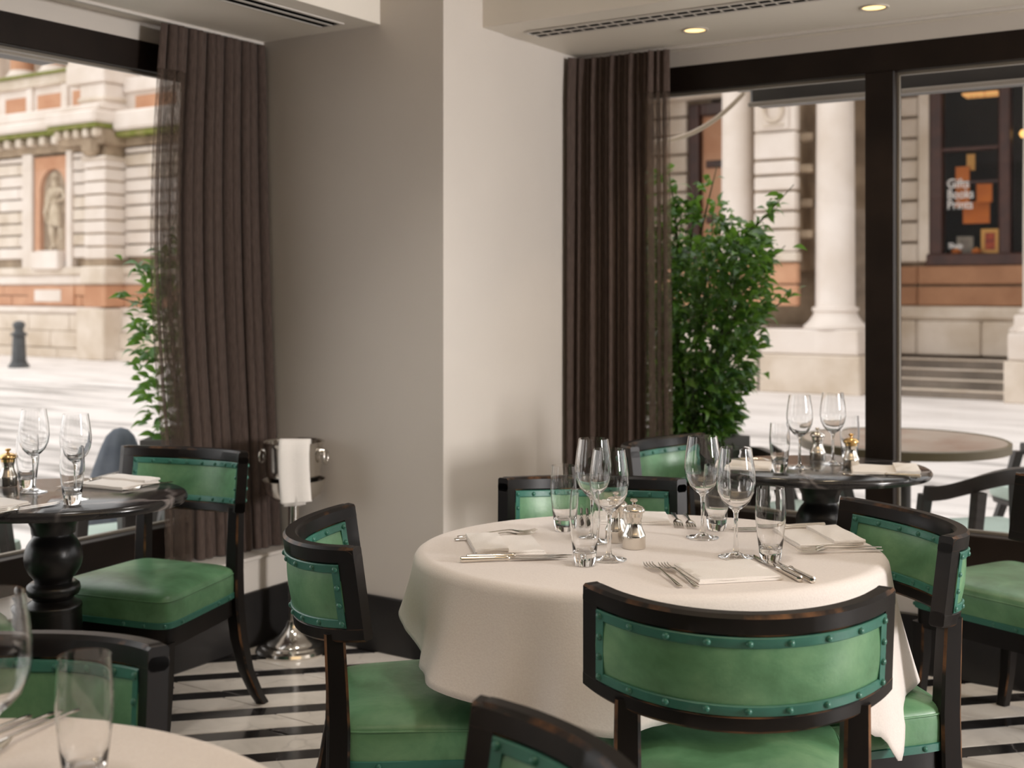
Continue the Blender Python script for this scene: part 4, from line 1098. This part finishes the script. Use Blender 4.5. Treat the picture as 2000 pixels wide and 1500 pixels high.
def bush(loc, lab, shape, n_total, n_obj, seed, spikes):
    rnd = random.Random(seed)
    r = empty('laurel_bush', loc, 0, lab, 'bush', 'bushes on the terrace')
    pts = []
    while len(pts) < n_total:
        z = rnd.uniform(0, 1); (cxx, cyy, rx, ry) = shape(z)
        a = rnd.uniform(0, 2*pi); q = rnd.random()**.42
        if z > .80 + .20*(.5+.5*sin(2.3*a+seed))*(.6+.4*sin(5*a)): continue
        pts.append((Vector((cxx+rx*q*cos(a), cyy+ry*q*sin(a), z*HZ)), a, q))
    stems = MB()
    for i in range(16):
        a = rnd.uniform(0, 2*pi); zt = rnd.uniform(.55, 1.0)
        path = []
        for k in range(7):
            z = zt*k/6; cxx, cyy, rx, ry = shape(max(z, .02)); f = .15+.5*k/6
            path.append((cxx+rx*f*cos(a), cyy+ry*f*sin(a), z*HZ-.05*(k == 0)))
        stems.tube(path, [.008-.001*k for k in range(7)], 5)
    for (bx0, by0, bz0, tx, ty, tz) in spikes:
        stems.tube([(bx0, by0, bz0), ((bx0+tx)/2, (by0+ty)/2+.01, (bz0+tz)/2+.02), (tx, ty, tz)], [.006, .004, .002], 5)
        for k in range(16):
            t = rnd.uniform(.25, 1.0); a = rnd.uniform(0, 2*pi)
            p = Vector((lerp(bx0, tx, t), lerp(by0, ty, t), lerp(bz0, tz, t)+.01))
            pts.insert(0, (p + Vector((rnd.gauss(0, .02), rnd.gauss(0, .02), 0)), a, 1.2))
    stems.build('stems', bark, r, True)
    mass = MB(); first = None; k = 0
    order = sorted(range(len(pts)), key=lambda i: -pts[i][2])
    for i in order:
        p, a, q = pts[i]
        out = Vector((cos(a), sin(a), rnd.uniform(-.5, .9))); out = (out + Vector((rnd.gauss(0, .5), rnd.gauss(0, .5), rnd.gauss(0, .4)))).normalized()
        rot = out.to_track_quat('Y', 'Z').to_matrix().to_4x4() @ Matrix.Rotation(rnd.uniform(-1.0, 1.0), 4, 'Y')
        s = rnd.uniform(.75, 1.35)
        if k < n_obj:
            if first is None:
                first = o = MB().add(LM.v, LM.f).build('leaf', leaf_m, r, True)
            else:
                o = first.copy(); COL.objects.link(o)
            o.location = p; o.rotation_euler = rot.to_euler(); o.scale = (s, s, s); k += 1
        else:
            M_ = Matrix.Translation(p) @ rot @ Matrix.Scale(s, 4)
            mass.add([M_ @ Vector(v_) for v_ in LM.v], LM.f)
    tag(mass.build('foliage', leaf_m, r, True), kind='stuff')
    return r
HZ = 1.16
def shp_r(z):   # broad upper part leaning to the right, tapering to the pot
    w_ = .15 + .15*min(1, z/.5)**.8 - .17*max(0, (z-.70)/.30)**1.5
    return (.10+.07*z, .04+.03*z, w_, w_*.95)
PR = at(.72, 5.55)
planter((PR.x, PR.y, ZG), -.35, .50, .50, .80, 'dark grey square planter under the bush outside the right window')
bush((PR.x, PR.y, .60), 'dense green laurel bush outside the right window', shp_r, 4200, 260, 5,
     [(-.08, -.02, .85, -.10, -.08, 1.33), (-.14, -.04, .8, -.18, -.10, 1.22), (-.02, -.04, .9, -.03, -.06, 1.24), (.10, .02, .9, .12, .05, 1.22), (.22, .10, .80, .50, .28, 1.20), (.22, .10, .85, .44, .24, 1.10), (.05, .0, .9, .02, -.04, 1.27), (.12, .05, .9, .20, .10, 1.29), (.30, .15, .5, .50, .28, .70), (.30, .15, .7, .47, .25, .92), (.28, .12, .3, .36, .2, .34)])
HZ = 1.02
def shp_l(z):
    w_ = .10 + .16*sin(pi*min(1, .15+z*.85))
    return (-.06-.04*z, -.04, w_, w_)
PL = at(-1.37, 5.45)
planter((PL.x, PL.y, ZG), .57, .46, .46, .815, 'dark grey planter outside the left window half behind the curtain')
bush((PL.x, PL.y, .62), 'loose green laurel bush outside the left window behind the sheer curtain edge', shp_l, 900, 200, 9,
     [(-.08, -.08, .6, -.26, -.24, .84), (-.08, -.08, .55, -.30, -.26, .66), (-.05, -.05, .45, -.27, -.2, .52), (-.05, -.05, .35, -.24, -.2, .38), (0, 0, .7, -.06, -.05, 1.12), (0, -.05, .2, -.16, -.12, .18)])

def patio_table(x, d, lab):
    r = empty('patio_table', at(x, d, ZG), 0, lab, 'table')
    MB().lathe([(.01, .725), (.465, .725), (.465, .752), (.01, .752)], 56).build('top', patio_top, r, auto=40)
    MB().lathe([(.466, .712), (.482, .714), (.484, .752), (.474, .757), (.464, .753)], 56, cap0=False, cap1=False).build('rim', patio_rim, r, auto=40)
    MB().lathe([(.01, .04), (.035, .04), (.035, .70), (.16, .715), (.01, .72)], 20).build('column', patio_dark, r, auto=40)
    MB().lathe([(.01, 0), (.25, 0), (.25, .02), (.06, .05), (.01, .05)], 32).build('foot', patio_dark, r, auto=40)
patio_table(1.87, 5.75, 'round pale-topped terrace table seen through the right window')
pch = None
def patio_chair(x, d, h, lab):
    global pch
    if pch is None:
        r = empty('terrace_armchair'); 
        # curved arm-and-back rail
        prof = [(-.02, .60), (.02, .60), (.024, .635), (.02, .66), (-.02, .66), (-.024, .635)]
        m = MB(); rs = []
        for i in range(31):
            a = radians(-195+210*i/30) if False else radians(180+180*i/30)
            rs.append([((.27+o_)*cos(a), (.25+o_)*sin(a)*.95+.02, z + .10*max(0, -sin(a))**2) for o_, z in prof])
        m.rings(rs); m.build('arm_rail', patio_dark, r, auto=40)
        for s in (-1, 1):
            m = MB(); m.square_leg([(s*.265, .05, .62), (s*.25, .12, .42), (s*.235, .22, .2), (s*.24, .26, 0)], [.05, .045, .04, .035]); m.build('front_leg', patio_dark, r)
            m = MB(); m.square_leg([(s*.17, -.185, .66), (s*.18, -.16, .40), (s*.20, -.20, .2), (s*.22, -.28, 0)], [.05, .045, .04, .035]); m.build('rear_leg', patio_dark, r)
        m = MB(); m.square_leg([(0, -.225, .70), (0, -.21, .5), (0, -.20, .40)], [.09, .07, .06]); m.build('back_splat', patio_dark, r)
        m = MB(); m.rings([[(x_*s_, y_*s_+.02, z) for x_, y_ in seat_ring(1)] for s_, z in ((.98, .375), (1.0, .40))]); m.build('seat_frame', patio_dark, r)
        m = MB(); m.rings([[(x_*s_, y_*s_+.02, z) for x_, y_ in seat_ring(1)] for s_, z in ((.98, .402), (1.03, .415), (1.04, .44), (1.02, .468), (.9, .478), (.5, .484), (.1, .484))]); m.build('cushion', mint, r, auto=50)
        pch = o = r
    else: o = copy_tree(pch)
    o.location = at(x, d, ZG+.004); o.rotation_euler = (0, 0, heading(*h)); tag(o, lab, 'chair', 'dark terrace armchairs with mint cushions')
patio_chair(1.98, 4.98, (-.2, 1), 'dark terrace armchair with mint cushion outside, right of the mullion')
patio_chair(2.75, 6.05, (-1, -.2), 'dark terrace armchair at the far right behind the terrace table')
patio_chair(1.31, 5.44, (.95, .3), 'dark terrace armchair with mint cushion outside, left of the mullion')
patio_chair(-2.22, 4.60, (.2, 1), 'dark terrace armchair with mint cushion at the left edge outside the left window')
patio_chair(-1.62, 4.86, (-.6, .8), 'dark terrace armchair with mint cushion outside, behind the marble table pedestal')

# blue-grey cover over a terrace item
r = empty('fabric_cover', at(-1.87, 5.75, ZG), .4, 'blue-grey fabric cover draped over a terrace item outside the left window', 'cover')
m = MB(); rs = []
for z, q, w_ in ((0, .24, .02), (.3, .20, .02), (.5, .158, .014), (.62, .122, .01), (.71, .092, .006), (.77, .066, .004), (.80, .036, .002), (.81, .005, 0)):
    rs.append([((q+w_*sin(7*a+z*3))*cos(a), (q+w_*sin(5*a+z*2))*sin(a)*.8, z) for a in [2*pi*j/48 for j in range(48)]])
m.rings(rs); m.build('cover', cover_m, r, True)
m = MB(); m.tube([(.205*cos(a), .165*sin(a), .52) for a in [2*pi*j/36 for j in range(37)]], .006, 6, False); m.build('hem_seam', awn_bar, r, True)
